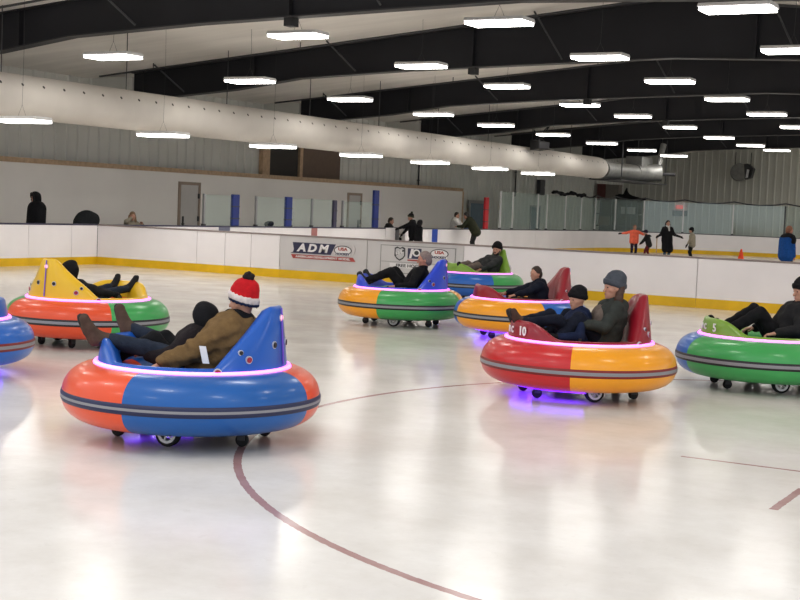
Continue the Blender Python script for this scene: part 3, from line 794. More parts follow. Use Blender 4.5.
M['skin'] = mat('skin', (.50, .27, .19), .5, vary=.08, scale=20)
M['skin2'] = mat('skin_ruddy', (.52, .25, .18), .5, vary=.1, scale=20)
M['eye'] = mat('eye', (.03, .025, .025), .2)
M['lip'] = mat('lips', (.36, .13, .11), .5)
def cloth(name, c, b=.3): return mat('cloth_' + name, c, .88, vary=.16, scale=18, spec=.2, bump=b, bscale=60)
K = {n: cloth(n, c) for n, c in dict(black=(.010, .010, .012), tan=(.17, .105, .045), jeans=(.022, .030, .048), navy=(.012, .020, .055), navy_dark=(.010, .013, .025), blackred=(.016, .012, .014), red=(.48, .012, .018),
     cream=(.62, .55, .52), grey=(.072, .082, .10), olive=(.040, .046, .042), olive2=(.030, .033, .018), khaki=(.17, .135, .115), greyjkt=(.042, .044, .046), brown=(.075, .045, .035), boot=(.085, .055, .042),
     white=(.62, .60, .58), coral=(.85, .17, .10), purple=(.025, .018, .04), beige=(.30, .27, .21), blue=(.012, .075, .28), maroon=(.14, .02, .03), denim=(.06, .10, .15), ynavy=(.03, .033, .016), charcoal=(.02, .02, .022)).items()}
HR = {'brown': mat('hair_brown', (.024, .013, .009), .55, vary=.3, scale=60), 'auburn': mat('hair_auburn', (.055, .022, .012), .5, vary=.3, scale=60), 'black': mat('hair_black', (.010, .008, .008), .5, vary=.3, scale=60),
      'grey': mat('hair_grey', (.22, .17, .16), .6, vary=.25, scale=60), 'blond': mat('hair_blond', (.24, .15, .08), .5, vary=.3, scale=60), 'ginger': mat('hair_ginger', (.20, .08, .04), .5, vary=.3, scale=60)}
M['boot_sole'] = mat('boot_sole', (.02, .018, .016), .8)

def person(label, mx, s, hip, neck, look=(1, 0, 0), headup=None, feet=None, hands=None, st=None, vox=.012, group=None, knee_pole=((.3, .15, 1), (.3, -.15, 1)), elbow_pole=((-.2, .7, -.7), (-.2, -.7, -.7)),
           toe=None, bulk=1., thigh=.43, legw=1., hunch=0.):
    """hip/neck/feet/hands are local points (metres), body faces +x, its left is +y"""
    st = st or {}; hip = np.array(hip, float); neck = np.array(neck, float)
    spine = nz(neck - hip); L = np.array([0, 1., 0]); fwd = nz(np.cross(L, spine))
    f = nz(look); up = nz(np.array(headup if headup is not None else (0, 0, 1.)) + 0.); up = nz(up - f * (up @ f)); lf = np.cross(up, f)
    hc = neck + nz(spine + np.array([0, 0, .8])) * .142 * s + f * .025 * s
    Rh = [f, lf, up]; Rt = [fwd, L, spine]
    P = lambda a, b, c: hc + (f * a + lf * b + up * c) * s                                  # head space
    T = lambda q, a, b, c: q + (fwd * a + L * b + spine * c) * s
    sh = [T(neck, .0, sg * .165 * bulk ** .5, -.075) for sg in (1, -1)]; hp = [T(hip, 0, sg * .085, -.01) for sg in (1, -1)]
    el, wr = [], []
    for i, sg in enumerate((1, -1)):
        e, w = ik(sh[i], hands[i], .29 * s, .25 * s, elbow_pole[i]); el.append(e); wr.append(w)
    kn, an = [], []
    for i in (0, 1):
        q, w = ik(hp[i], feet[i], thigh * s, (thigh - .01) * s, knee_pole[i]); kn.append(q); an.append(w)
    # ---- body: one continuous surface with head, neck, trunk, limbs and fingers
    b = [('c', hip, T(neck, 0, 0, -.14), .115 * s, .125 * s), ('c', T(hip, 0, .06, 0), T(hip, 0, -.06, 0), .10 * s, .10 * s), ('c', sh[0], sh[1], .06 * s, .06 * s),
         ('c', T(neck, -.01, 0, -.06), P(-.02, 0, -.05), .058 * s, .054 * s)]
    b += [('e', hc + up * .012 * s, Rh, np.array((.098, .077, .104)) * s), ('e', P(.034, 0, -.066), Rh, np.array((.060, .056, .058)) * s), ('c', P(.082, 0, -.105), P(.070, 0, -.098), .018 * s, .022 * s, .02),
          ('c', P(.094, 0, .004), P(.113, 0, -.036), .0085 * s, .0150 * s, .012), ('c', P(.088, .03, .022), P(.088, -.03, .022), .011 * s, .011 * s, .014), ('c', P(.090, .014, -.068), P(.090, -.014, -.068), .0085 * s, .0085 * s, .008),
          ('c', P(.060, .048, -.022), P(.050, .052, -.030), .020 * s, .018 * s), ('c', P(.060, -.048, -.022), P(.050, -.052, -.030), .020 * s, .018 * s)]
    for sg in (1, -1): b += [('e', P(-.005, sg * .079, -.012), Rh, np.array((.020, .010, .032)) * s)]
    for i, sg in enumerate((1, -1)):
        b += [('c', sh[i], el[i], .046 * s, .038 * s), ('c', el[i], wr[i], .038 * s, .026 * s), ('c', hp[i], kn[i], .080 * s, .052 * s), ('c', kn[i], an[i], .052 * s, .036 * s)]
        d = nz(wr[i] - el[i]); n_ = nz(np.cross(d, np.array([0, 0, 1.]))); n_ = nz(np.cross(n_, d)) if abs(d[2]) < .95 else np.array([1., 0, 0]); sd = np.cross(n_, d)
        H = lambda a, c, e: wr[i] + (d * a + sd * c + n_ * e) * s
        for c in (-.024, 0, .024): b += [('c', H(.01, c * .7, 0), H(.085, c, 0), .017 * s, .014 * s)]
        for c, ln in ((-.031, .058), (-.0105, .070), (.0105, .075), (.031, .064)):
            b += [('c', H(.085, c, 0), H(.085 + ln * .5, c * 1.06, -.010), .0095 * s, .009 * s, .005), ('c', H(.085 + ln * .5, c * 1.06, -.010), H(.085 + ln * .85, c * 1.02, -.038), .009 * s, .0075 * s, .005)]
        t0 = -sg * .030
        b += [('c', H(.025, t0, -.004), H(.062, t0 * 1.9, -.018), .0125 * s, .011 * s, .006), ('c', H(.062, t0 * 1.9, -.018), H(.092, t0 * 1.75, -.030), .011 * s, .009 * s, .006)]
    o = soft('person', b, vox, M[st.get('skin', 'skin')], k=.016)
    o.matrix_world = mx; tag(o, label, st.get('cat', 'person'), group)
    if vox <= .013:
        for sg in (1, -1):
            e = MB(); c = P(.083, sg * .031, .004); e.tube([c, c + f * .010 * s], [.011 * s, .006 * s], 10); e.build('eye', M['eye'], o, smooth=60)
        e = MB(); e.tube([P(.0985, .021, -.069), P(.1015, 0, -.068), P(.0985, -.021, -.069)], [.003 * s, .0055 * s, .003 * s], 8); e.build('lips', M['lip'], o, smooth=60)
    j = .152 * s * bulk; sd_ = hash(label) % 7
    # ---- jacket
    low = st.get('hem', -.06)
    J = []
    for sg in (.07, -.07): J += [('c', T(hip, .005, sg * 1.05, low), T(neck, -.015 + .02 * hunch, sg, -.16), j * 1.0, j * .98, .05)]
    J += [('c', T(sh[0], 0, -.01, -.02), T(sh[1], 0, .01, -.02), .078 * s * bulk, .078 * s * bulk, .05)]
    for i in (0, 1): J += [('c', sh[i], el[i], .070 * s * bulk, .060 * s * bulk, .03), ('c', el[i], el[i] + (wr[i] - el[i]) * .93, .060 * s * bulk, .043 * s * bulk, .02)]
    J += [('c', T(neck, -.005, 0, -.07), T(neck, 0, 0, .015), .088 * s, .070 * s, .03)]
    if st.get('hood'): J += [('c', T(neck, -.085, .07, -.03), T(neck, -.085, -.07, -.03), .060 * s, .060 * s, .03), ('c', T(neck, -.03, .09, .0), T(neck, -.10, .03, -.01), .042 * s, .05 * s, .03), ('c', T(neck, -.03, -.09, .0), T(neck, -.10, -.03, -.01), .042 * s, .05 * s, .03), ('c', T(neck, -.11, 0, -.05), T(neck, -.10, 0, -.16), .065 * s, .03 * s, .03)]
    if st.get('coat'):
        for i in (0, 1): J += [('c', hp[i], hp[i] + (kn[i] - hp[i]) * st['coat'], .135 * s, .150 * s, .06)]
    ja = soft('jacket', J, vox, K[st['jacket']], o, k=.03, wr=.006 * (vox < .015) * st.get('puff', 1), wf=st.get('wf', 15), seed=sd_)
    if st.get('chest'):                                            # lighter chest panel
        soft('chest_panel', [('c', T(neck, .075, .06, -.17), T(neck, .085, .05, -.32), .098 * s, .10 * s), ('c', T(neck, .075, -.06, -.17), T(neck, .085, -.05, -.32), .098 * s, .10 * s)], vox, K[st['chest']], ja, k=.03, wr=.004, seed=3)
    if st.get('shoulders'):
        soft('yoke', [('c', T(sh[0], 0, -.02, -.005), T(sh[1], 0, .02, -.005), .084 * s * bulk, .084 * s * bulk), ('c', T(neck, 0, .06, -.14), T(neck, 0, -.06, -.14), .155 * s * bulk, .155 * s * bulk), ('c', sh[0], sh[0] + (el[0] - sh[0]) * .45, .077 * s * bulk, .074 * s * bulk), ('c', sh[1], sh[1] + (el[1] - sh[1]) * .45, .077 * s * bulk, .074 * s * bulk)], vox, K[st['shoulders']], ja, k=.03)
    # ---- trousers
    Q = [('c', T(hip, 0, .06, .01), T(hip, 0, -.06, .01), .128 * s, .128 * s, .04)]
    for i in (0, 1): Q += [('c', hp[i], kn[i], .098 * s * legw, .070 * s * legw, .03), ('c', kn[i], kn[i] + (an[i] - kn[i]) * .97, .070 * s * legw, .056 * s * legw, .02)]
    soft('trousers', Q, vox, K[st['trousers']], o, k=.025, wr=.005 * (vox < .015), wf=17, seed=sd_ + 2)
    # ---- boots
    for i in (0, 1):
        sh_d = nz(an[i] - kn[i]); td = nz(toe[i] if toe is not None else (1, 0, 0)); hl = an[i] + sh_d * .055 * s - td * .035 * s
        B = [('c', an[i] - sh_d * .07 * s, an[i] + sh_d * .02 * s, .056 * s, .052 * s), ('c', hl, hl + td * .19 * s, .043 * s, .042 * s), ('c', an[i], hl + td * .12 * s, .045 * s, .045 * s)]
        bo = soft('boot', B, vox, K[st.get('boot', 'black')], o, k=.03)
        if vox <= .013: soft('sole', [('c', hl + sh_d * .026 * s - td * .01 * s, hl + td * .20 * s + sh_d * .024 * s, .028 * s, .027 * s)] + [('c', hl + sh_d * .026 * s + td * .07 * s, hl + td * .17 * s + sh_d * .024 * s, .034 * s, .034 * s)], vox, M['boot_sole'], bo, k=.01)
    # ---- head wear and hair
    hb = hc + up * .016 * s
    ht = st.get('hat')
    if ht:
        H_ = [('e', hb + (up * .022 - f * .012) * s, Rh, np.array((.121, .104, .136 + st.get('tall', 0))) * s), ('e', P(-.045, 0, .085 + st.get('tall', 0)), Rh, np.array((.092, .088, .085)) * s), ('p', P(0, 0, .004), -up * 1. + f * .30)]
        h_ = soft('beanie', H_, min(vox, .011), K[ht], o, k=.02, wr=.002 * (vox < .015), wf=45)
        cuff = []
        for q in np.linspace(0, 2 * PI, 20, endpoint=False):
            c0 = P(-.012 + .115 * math.cos(q), .098 * math.sin(q), .020 + .030 * math.cos(q)); q2 = q + 2 * PI / 20; c1 = P(-.012 + .115 * math.cos(q2), .098 * math.sin(q2), .038 + .030 * math.cos(q2))
            cuff.append(('c', c0, c1, .0135 * s, .0135 * s)); cuff.append(('c', c0 + up * .021 * s, c1 + up * .021 * s, .0135 * s, .0135 * s))
        soft('cuff', cuff, min(vox, .011), K[st.get('cuff', ht)], h_, k=.01)
        if st.get('stripe'):
            q_ = [('c', a_[1] - up * .020 * s, a_[2] - up * .020 * s, .012 * s, .012 * s) for a_ in cuff[0::2]]
            soft('cuff_edge', q_, min(vox, .011), K[st['stripe']], h_, k=.005)
        if st.get('pom'):
            pc = hb + (up * .178 - f * .050) * s
            soft('pompom', [('e', pc, np.eye(3), np.array((.046, .046, .046)) * s)], .008 if vox < .013 else vox, K[st['pom']], h_, wr=.006, wf=60)
    if st.get('hoodup'):
        H_ = [('e', hb - f * .012 * s, Rh, np.array((.135, .122, .140)) * s), ('c', P(-.04, 0, -.06), T(neck, -.03, 0, -.02), .10 * s, .11 * s, .04), ('e', P(.03, 0, .11), Rh, np.array((.06, .06, .04)) * s), ('-e', P(.115, 0, -.012), Rh, np.array((.085, .078, .098)) * s)]
        soft('hood', H_, min(vox, .012), K[st['hoodup']], o, k=.03, wr=.003)
        if st.get('fur'): soft('fur_trim', [('c', P(.075 + .02 * math.cos(q), .10 * math.sin(q), .11 * math.cos(q)), P(.075 + .02 * math.cos(q + .4), .10 * math.sin(q + .4), .11 * math.cos(q + .4)), .03 * s, .03 * s) for q in np.linspace(0, 2 * PI, 16, endpoint=False)], vox, K[st['fur']], o, k=.01, wr=.008, wf=50)
    hr = st.get('hair')
    if hr:
        H_ = [('e', hb + (up * .014 - f * .012) * s, Rh, np.array((.106, .088, .110)) * s), ('e', P(-.055, 0, -.03), Rh, np.array((.065, .078, .075)) * s), ('p', P(.045 - st.get('bald', 0), 0, .045), np.array(f * .9 - up * .55))]
        if ht: H_ = [('e', P(-.05, 0, -.03), Rh, np.array((.066, .082, .075)) * s), ('e', P(-.01, 0, .0), Rh, np.array((.085, .083, .06)) * s), ('p', P(.035, 0, -.02), f)]
        soft('hair', H_, min(vox, .011), HR[hr], o, k=.02, wr=.003, wf=45)
        if st.get('long'):
            ln = st['long']
            H_ = []
            for sg in (-1, 0, 1): H_ += [('c', P(-.05, sg * .07, .0), P(-.035 + .02 * abs(sg), sg * .085, -.13), .040 * s, .042 * s), ('c', P(-.035 + .02 * abs(sg), sg * .085, -.13), P(.0 + .03 * abs(sg), sg * .095, -.13 - ln), .042 * s, .022 * s)]
            soft('long_hair', H_, min(vox, .012), HR[hr], o, k=.03, wr=.004, wf=40)
    if st.get('beard'): soft('beard', [('c', P(.055, .05, -.085), P(.080, 0, -.118), .022 * s, .024 * s), ('c', P(.055, -.05, -.085), P(.080, 0, -.118), .022 * s, .024 * s), ('c', P(.098, .022, -.056), P(.098, -.022, -.056), .008 * s, .008 * s), ('c', P(.02, .068, -.03), P(.05, .055, -.085), .014 * s, .018 * s), ('c', P(.02, -.068, -.03), P(.05, -.055, -.085), .014 * s, .018 * s)], .009 if vox < .013 else vox, HR['black'], o, k=.02)
    if st.get('scarf'): soft('scarf', [('c', T(neck, .035 * math.cos(q) , .06 * math.sin(q), .02), T(neck, .035 * math.cos(q + .5), .06 * math.sin(q + .5), .02), .055 * s, .055 * s) for q in np.linspace(0, 2 * PI, 13, endpoint=False)] + [('c', T(neck, .09, .02, 0), T(neck, .14, .03, -.15), .045 * s, .04 * s)], vox, K[st['scarf']], o, k=.02, wr=.003)
    if st.get('glove'):
        for i in (0, 1):
            d = nz(wr[i] - el[i])
            soft('glove', [('c', wr[i] - d * .03 * s, wr[i] + d * .085 * s, .040 * s, .044 * s), ('c', wr[i] + d * .085 * s, wr[i] + d * .15 * s - np.array([0, 0, .02]) * s, .040 * s, .026 * s), ('c', wr[i] + d * .03 * s, wr[i] + d * .09 * s + L * .05 * s * (-1 if i == 0 else 1), .022 * s, .018 * s)], min(vox, .014), K[st['glove']], o, k=.02)
    o['_p'] = 0; del o['_p']
    return o, dict(T=T, P=P, hip=hip, neck=neck, el=el, wr=wr, kn=kn, an=an, sh=sh)

# ---- riders (points in the frame of their car: +x towards the nose)
CM = {k: Matrix.Translation(Vector(o.location)) @ Matrix.Rotation(o.rotation_euler.z, 4, 'Z') for k, o in CARO.items()}
REC = ((.45, .12, .9), (.45, -.12, .9))                            # toes up, legs stretched out
adult, jj = person('adult in tan puffy jacket and red bobble hat riding the nearest blue car', CM['blue'], 1.0, (-.18, 0, .52), (-.38, 0, .94), look=(.93, -.22, .0), feet=[(.84, .30, .80), (.80, -.30, .83)], hands=[(.10, .42, .60), (.08, -.38, .62)],
       st=dict(jacket='tan', trousers='jeans', boot='boot', hat='red', cuff='cream', stripe='navy', pom='blackred', hood=1, tall=.02, puff=1.6, wf=19, scarf='black'), toe=((.35, .25, .9), (.35, -.1, .95)), bulk=1.48, thigh=.46, elbow_pole=((-.5, .5, -.8), (-.5, -.5, -.8)))
tg = MB(); c = jj['sh'][0] * .35 + jj['el'][0] * .65 + np.array([.13, .02, -.02]); tg.box((-.012, -.003, -.065), (.012, .003, .065)); tg.v = [(x * 2.2 + z * .25, y, z) for x, y, z in tg.v]
tg.build('paper_tag', mat('paper_white', (.75, .75, .76), .6), adult, loc=(-.26, .43, .70))
person('child in black hooded jacket sitting in front of the adult in tan', CM['blue'], .80, (.06, -.02, .52), (-.07, -.02, .83), look=(.92, -.3, -.05), feet=[(.58, .12, .60), (.60, -.18, .60)], hands=[(.30, .20, .64), (.30, -.22, .64)],
       st=dict(jacket='blackred', trousers='black', boot='black', hoodup='black', hood=0), toe=REC, bulk=1.5)
person('woman in grey beanie and olive jacket riding crimson car number 10', CM['red'], .98, (-.24, .0, .55), (-.35, .0, .985), look=(.98, .12, -.02), feet=[(.36, .24, .52), (.36, -.24, .52)], hands=[(.06, .20, .76), (.02, -.20, .72)],
       st=dict(jacket='olive', chest='khaki', trousers='navy_dark', boot='black', hat='grey', hair='auburn', long=.10, hood=1, tall=.01, glove='black'), toe=REC, bulk=1.05)
person('child in black beanie and navy jacket sitting before the woman in grey beanie', CM['red'], .84, (.06, .0, .54), (.03, .0, .875), look=(.93, .35, -.12), feet=[(.62, .04, .74), (.60, -.16, .73)], hands=[(.30, .26, .62), (.28, -.22, .64)],
       st=dict(jacket='navy', trousers='navy_dark', boot='brown', hat='black', hood=1, glove='black'), toe=REC, bulk=1.05, thigh=.44, knee_pole=((.1, .6, .8), (.1, -.5, .8)))
person('old bareheaded man in black clothes riding the royal blue car', CM['yg'], 1.0, (-.12, 0, .52), (-.34, 0, .91), look=(.97, .2, -.1), feet=[(.54, .12, .66), (.54, -.20, .68)], hands=[(.0, .38, .62), (.02, -.36, .62)],
       st=dict(jacket='black', trousers='black', boot='greyjkt', hair='grey', skin='skin2', bald=.0), toe=REC, bulk=1.08)
person('bareheaded boy in dark navy jacket riding the crimson-and-yellow car', CM['yb'], .82, (-.25, 0, .52), (-.22, 0, .84), look=(.95, .3, -.1), feet=[(.45, .12, .50), (.45, -.16, .50)], hands=[(.26, .30, .62), (.24, -.30, .62)],
       st=dict(jacket='navy_dark', trousers='black', boot='black', hair='brown', hood=1), toe=REC, bulk=1.12)
person('bearded man in black beanie and grey jacket riding the farthest lime car', CM['bg'], 1.0, (-.26, .0, .50), (-.46, .06, .92), look=(.85, .45, 0), feet=[(.50, .22, .64), (.50, -.20, .66)], hands=[(.10, .26, .64), (.10, -.28, .64)],
       st=dict(jacket='greyjkt', trousers='khaki', boot='black', hat='black', beard=1), toe=REC, bulk=1.1)
person('child in black hood slouching in the yellow bumper car, seen from behind', CM['og'], .86, (-.16, .0, .50), (-.36, -.05, .80), look=(.95, -.15, .0), feet=[(.64, .13, .72), (.64, -.17, .72)], hands=[(.26, .32, .60), (.24, -.32, .60)],
       st=dict(jacket='charcoal', trousers='jeans', boot='charcoal', hoodup='black', glove='black'), toe=REC, bulk=1.08)
person('man in black beanie and black jacket riding the lime car number 5', CM['gr'], 1.02, (-.14, 0, .52), (-.36, 0, .96), look=(.96, .25, -.08), feet=[(.50, .10, .62), (.48, -.18, .63)], hands=[(.02, .36, .64), (.05, -.34, .64)],
       st=dict(jacket='charcoal', trousers='black', boot='black', hat='black'), toe=REC, bulk=1.1)
# ------------------------------------------------------------------ people round the rink
def place(x, y, z, deg): return Matrix.Translation((x, y, z)) @ Matrix.Rotation(R(deg), 4, 'Z')
LEFT, RIGHT, TOCAM, AWAY = 208.8, 28.8, -61, 119
def stand(label, x, y, z, deg, s, st, hands=None, lean=0., feet=None, look=(1, 0, -.05), hipx=0., vox=.018, bulk=1.05, **kw):
    hip = (hipx, 0, .92 * s); neck = (hipx + math.sin(lean) * .52 * s, 0, (.92 + .52 * math.cos(lean)) * s)
    hands = hands or [(.10 * s, .24 * s, .80 * s), (.10 * s, -.24 * s, .80 * s)]
    feet = feet or [(-.02, .10 * s, .09 * s), (.02, -.10 * s, .09 * s)]
    return person(label, place(x, y, z, deg), s, hip, neck, look=look, feet=feet, hands=hands, st=st, vox=vox, bulk=bulk, knee_pole=((1, .1, 0), (1, -.1, 0)), elbow_pole=kw.pop('elbow_pole', ((-.6, .6, -.3), (-.6, -.6, -.3))), **kw)
stand('person in long black coat with fur-trimmed hood standing behind the left side boards', -25.35, 26.45, .13, LEFT + 30, 1.0, dict(jacket='black', trousers='black', coat=.6, hoodup='black', fur='charcoal'), bulk=1.5)
person('blond woman sitting behind the side boards with one hand at her face', place(-25.3, 30.1, .14, TOCAM + 40), .98, (0, 0, .52), (.10, 0, 1.01), look=(.9, -.3, -.2), feet=[(.42, .12, .08), (.42, -.12, .08)], hands=[(.30, .22, .93), (.24, -.10, 1.10)],
       st=dict(jacket='beige', trousers='black', hair='blond', long=.12, hood=1), vox=.015, knee_pole=((.3, .1, 1), (.3, -.1, 1)))
person('person in dark jacket with ginger hair sitting behind the boards beside the open gate', place(-25.1, 44.55, .14, RIGHT - 10), 1.0, (0, 0, .52), (.06, 0, 1.03), look=(1, 0, -.2), feet=[(.42, .12, .08), (.42, -.12, .08)], hands=[(.34, .2, .70), (.34, -.2, .70)],
       st=dict(jacket='charcoal', trousers='black', hair='brown', hood=1), vox=.016, knee_pole=((.3, .1, 1), (.3, -.1, 1)), bulk=1.2)
stand('skater in black with yellow-striped bobble hat stepping to the open gate', -23.72, 43.95, .03, LEFT, .92, dict(jacket='black', trousers='black', hat='black', cuff='ynavy', stripe='beige', pom='ynavy', hood=1, glove='black'), lean=.16, hands=[(.60, .12, 1.00), (.40, -.22, .80)], bulk=1.2)
stand('small child in black hood close behind the skater with the bobble hat', -23.30, 43.55, .03, RIGHT + 20, .80, dict(jacket='black', trousers='black', hoodup='black', glove='greyjkt'), lean=.1, bulk=1.15)
stand('adult in olive jacket leaning over the side boards', -23.62, 48.95, .04, 190, 1.06, dict(jacket='olive2', trousers='charcoal', hair='black', hood=1), lean=.62, hands=[(.68, .20, 1.12), (.70, -.18, 1.12)], look=(.9, 0, -.3), bulk=1.1)
stand('woman in white jacket and blue gloves facing the leaning adult', -25.15, 50.1, .05, 5, .98, dict(jacket='white', trousers='jeans', hair='brown', glove='blue', hood=1), lean=.15, hands=[(.50, .14, 1.06), (.50, -.14, 1.06)], bulk=1.1)
stand('child skater in coral jacket with arms stretched out', -19.5, 56, .04, TOCAM, .845, dict(jacket='coral', trousers='purple', hair='ginger', glove='black', boot='black'), hands=[(.10, .58, 1.02), (.15, -.62, 1.05)], elbow_pole=((0, 0, -1), (0, 0, -1)), lean=.08)
stand('small crouching child in dark jacket and maroon trousers beside the coral skater', -18.75, 55.6, .03, LEFT - 20, .74, dict(jacket='charcoal', trousers='maroon', hat='purple', boot='black'), lean=.35, feet=[(.12, .12, .08), (-.10, -.12, .08)], hands=[(.35, .15, .60), (.35, -.15, .60)], hipx=-.05)
w_, wj = stand('long-haired woman skater in long black coat and white scarf', -18.05, 56, .05, TOCAM + 8, .985, dict(jacket='black', coat=1.05, trousers='denim', hair='black', long=.20, scarf='white', glove='black'), hands=[(.12, .50, 1.02), (.12, -.44, 1.0)], elbow_pole=((-.2, .3, -1), (-.2, -.3, -1)))
stand('child skater in beige jacket and dark beanie with small backpack', -16.95, 56, .04, LEFT - 8, .83, dict(jacket='beige', trousers='black', hat='black', glove='black', hair='brown'), hands=[(.26, .18, .62), (.10, -.22, .66)], lean=.10)
stand('man in blue jacket with black shoulders standing near the divider', -9.32, 40.0, .05, RIGHT + 20, 1.0, dict(jacket='blue', shoulders='black', trousers='navy_dark', hair='ginger', skin='skin2'), bulk=1.3, lean=.06)
stand('person in dark blue coat half cut off beyond the blue-jacketed man', -8.72, 40.6, .04, RIGHT, .86, dict(jacket='blue', shoulders='olive2', trousers='black', hair='brown'), bulk=1.15)
# wooden stick held by the woman in the coat
sp = w_.matrix_world @ Vector(wj['wr'][1]); mb = MB(); mb.tube([(sp.x - .02, sp.y - .06, .06), (sp.x - .02, sp.y - .06, sp.z + .06)], .022, 10); mb.tube([(sp.x - .02, sp.y - .06, .05), (sp.x - .24, sp.y - .18, .03)], .03, 8)
tag(mb.build('hockey_stick', M['pine'], smooth=50), 'wooden stick held upright by the woman in the black coat', 'stick')
# dark rounded hump and small bundle behind the side boards
o = soft('covered_bundle', [('e', (0, 0, .05), np.eye(3), (.26, .40, .31)), ('c', (0, -.26, 0), (0, .26, .12), .18, .17), ('p', (0, .38, 0), (0, 1, .12))], .018, cloth('slate', (.022, .025, .028)), k=.06)
o.location = (-25.25, 28.25, 1.06); tag(o, 'dark rounded hump showing above the left side boards', 'bundle')
s_ = MB(); s_.box((-.22, -.36, -.92), (.22, .34, -.1)); s_.build('base', M['dark_metal'], o)
o = soft('glove_bundle', [('e', (0, 0, 0), np.eye(3), (.10, .20, .09)), ('c', (0, -.15, -.01), (.02, .1, .03), .07, .06)], .012, K['navy_dark'], k=.04)
o.location = (XS - .11, 35.85, 1.14); tag(o, 'small dark bundle lying on the side boards behind a glass shield', 'bundle')
# orange cone
t = thing('traffic_cone', 'small orange cone standing on the far ice', 'cone', (-16.9, 63.6, 0))
bevel(MB().box((-.20, -.20, 0), (.20, .20, .035)).build('base', M['cone'], t), .012)
mb = MB(); mb.lathe([(.15, .03), (.04, .50), (.034, .52), (.02, .515)], 28); mb.build('body', M['cone'], t, smooth=40)

# ------------------------------------------------------------------ banner and sign on the divider
FY = YD - .008
def flat(mb, poly, z=0.): return mb.prism(poly, 1, FY - .004 - z, FY + .006)
t = thing('lettered_banner', 'navy and red banner lettered ADM on the grey divider panel', 'banner', (0, 0, 0))
def P_(name, poly, m, par, z=0.): return flat(MB(), poly, z).build(name, m, par)
P_('navy_field', [(-18.52, .63), (-18.44, .655), (-18.42, .72), (-18.46, .89), (-17.22, .89), (-17.36, .63)], M['banner_navy'], t)
P_('grey_field', [(-17.36, .63), (-17.22, .89), (-16.72, .89), (-16.66, .80), (-16.74, .63)], M['banner_grey'], t, -.001)
P_('red_strip', [(-18.50, .595), (-18.44, .50), (-16.66, .50), (-16.74, .595)], M['banner_red'], t)
for ch_, x in (('A', -18.20), ('D', -17.90), ('M', -17.58)):
    text('letter', ch_, .255, M['tape_white'], t, (x, FY - .010, .760), (1, 0, 0), (0, 0, 1), .003, shear=.22, wide=1.28, bold=.012)
text('strip_lettering', 'AMERICAN DEVELOPMENT MODEL', .072, M['tape_white'], t, (-17.58, FY - .010, .547), (1, 0, 0), (0, 0, 1), .002, wide=1.38, bold=.002)
def oval(cx, cz, rx, rz, n=32, a0=0, a1=2 * PI): return [(cx + rx * math.cos(a), cz + rz * math.sin(a)) for a in np.linspace(a0, a1, n, endpoint=False)]
def crest(par, cx, cz, k):
    P_('oval_rim', oval(cx, cz, .25 * k, .115 * k), M['logo_black'], par, .002)
    P_('oval_field', oval(cx, cz, .225 * k, .095 * k), M['tape_white'], par, .004)
    text('crest_lettering', 'USA', .10 * k, M['banner_red'], par, (cx, FY - .012, cz + .028 * k), (1, 0, 0), (0, 0, 1), .002, wide=1.4, bold=.004)
    P_('crest_bar', [(cx - .22 * k, cz - .06 * k), (cx + .22 * k, cz - .06 * k), (cx + .19 * k, cz - .125 * k), (cx - .19 * k, cz - .125 * k)], M['tape_white'], par, .005)
    text('crest_lettering', 'HOCKEY', .075 * k, M['banner_navy'], par, (cx, FY - .014, cz - .09 * k), (1, 0, 0), (0, 0, 1), .002, wide=1.3, bold=.003)
crest(t, -17.02, .755, 1.)
t = thing('logo_sign', 'outlined sign with three small logos behind the old man', 'sign', (0, 0, 0))
x0, x1, z0, z1 = -15.98, -14.0, .30, .955
P_('sign_sheet', [(x0, z0), (x1, z0), (x1, z1), (x0, z1)], M['grey_board'], t, -.003)
w = .016
for poly in ([(x0, z0), (x1, z0), (x1, z0 + w), (x0, z0 + w)], [(x0, z1 - w), (x1, z1 - w), (x1, z1), (x0, z1)], [(x0, z0), (x0 + w, z0), (x0 + w, z1), (x0, z1)], [(x1 - w, z0), (x1, z0), (x1, z1), (x1 - w, z1)], [(x0, .56), (x1, .56), (x1, .57), (x0, .57)]):
    P_('outline', poly, M['galv'], t)
cx, cz = -15.46, .765
def shield(k): return [(cx - .14 * k, cz + .13 * k), (cx - .07 * k, cz + .16 * k), (cx, cz + .13 * k), (cx + .07 * k, cz + .16 * k), (cx + .14 * k, cz + .13 * k), (cx + .145 * k, cz - .05 * k), (cx + .09 * k, cz - .12 * k), (cx, cz - .17 * k), (cx - .09 * k, cz - .12 * k), (cx - .145 * k, cz - .05 * k)]
P_('shield_rim', shield(1.), M['logo_black'], t, .002); P_('shield_field', shield(.80), M['logo_silver'], t, .004)
P_('shield_bar', [(cx - .11, cz - .01), (cx - .11, cz - .06), (cx + .11, cz + .05), (cx + .11, cz + .10)], M['logo_black'], t, .005)
text('shield_lettering', 'NHL', .085, M['tape_white'], t, (cx, FY - .014, cz + .018), (1, 0, .45), (-.45, 0, 1), .002, wide=1.15, bold=.003)
qx = -15.07
P_('badge', [(qx - .18, .66), (qx + .18, .66), (qx + .18, .90), (qx - .18, .90)], M['banner_navy'], t, .002)
P_('badge_ring', oval(qx + .05, .80, .10, .085), M['tape_white'], t, .004); P_('badge_core', oval(qx + .055, .80, .06, .05), M['logo_black'], t, .005)
P_('badge_slash', [(qx - .14, .67), (qx - .08, .67), (qx - .02, .89), (qx - .09, .89)], M['tape_white'], t, .005)
P_('badge_bar', [(qx - .18, .605), (qx + .18, .605), (qx + .18, .64), (qx - .18, .64)], M['banner_red'], t, .002)
crest(t, -14.42, .81, .95)
P_('caption_box', [(-15.72, .43), (-14.55, .43), (-14.55, .535), (-15.72, .535)], M['tape_white'], t, .002)
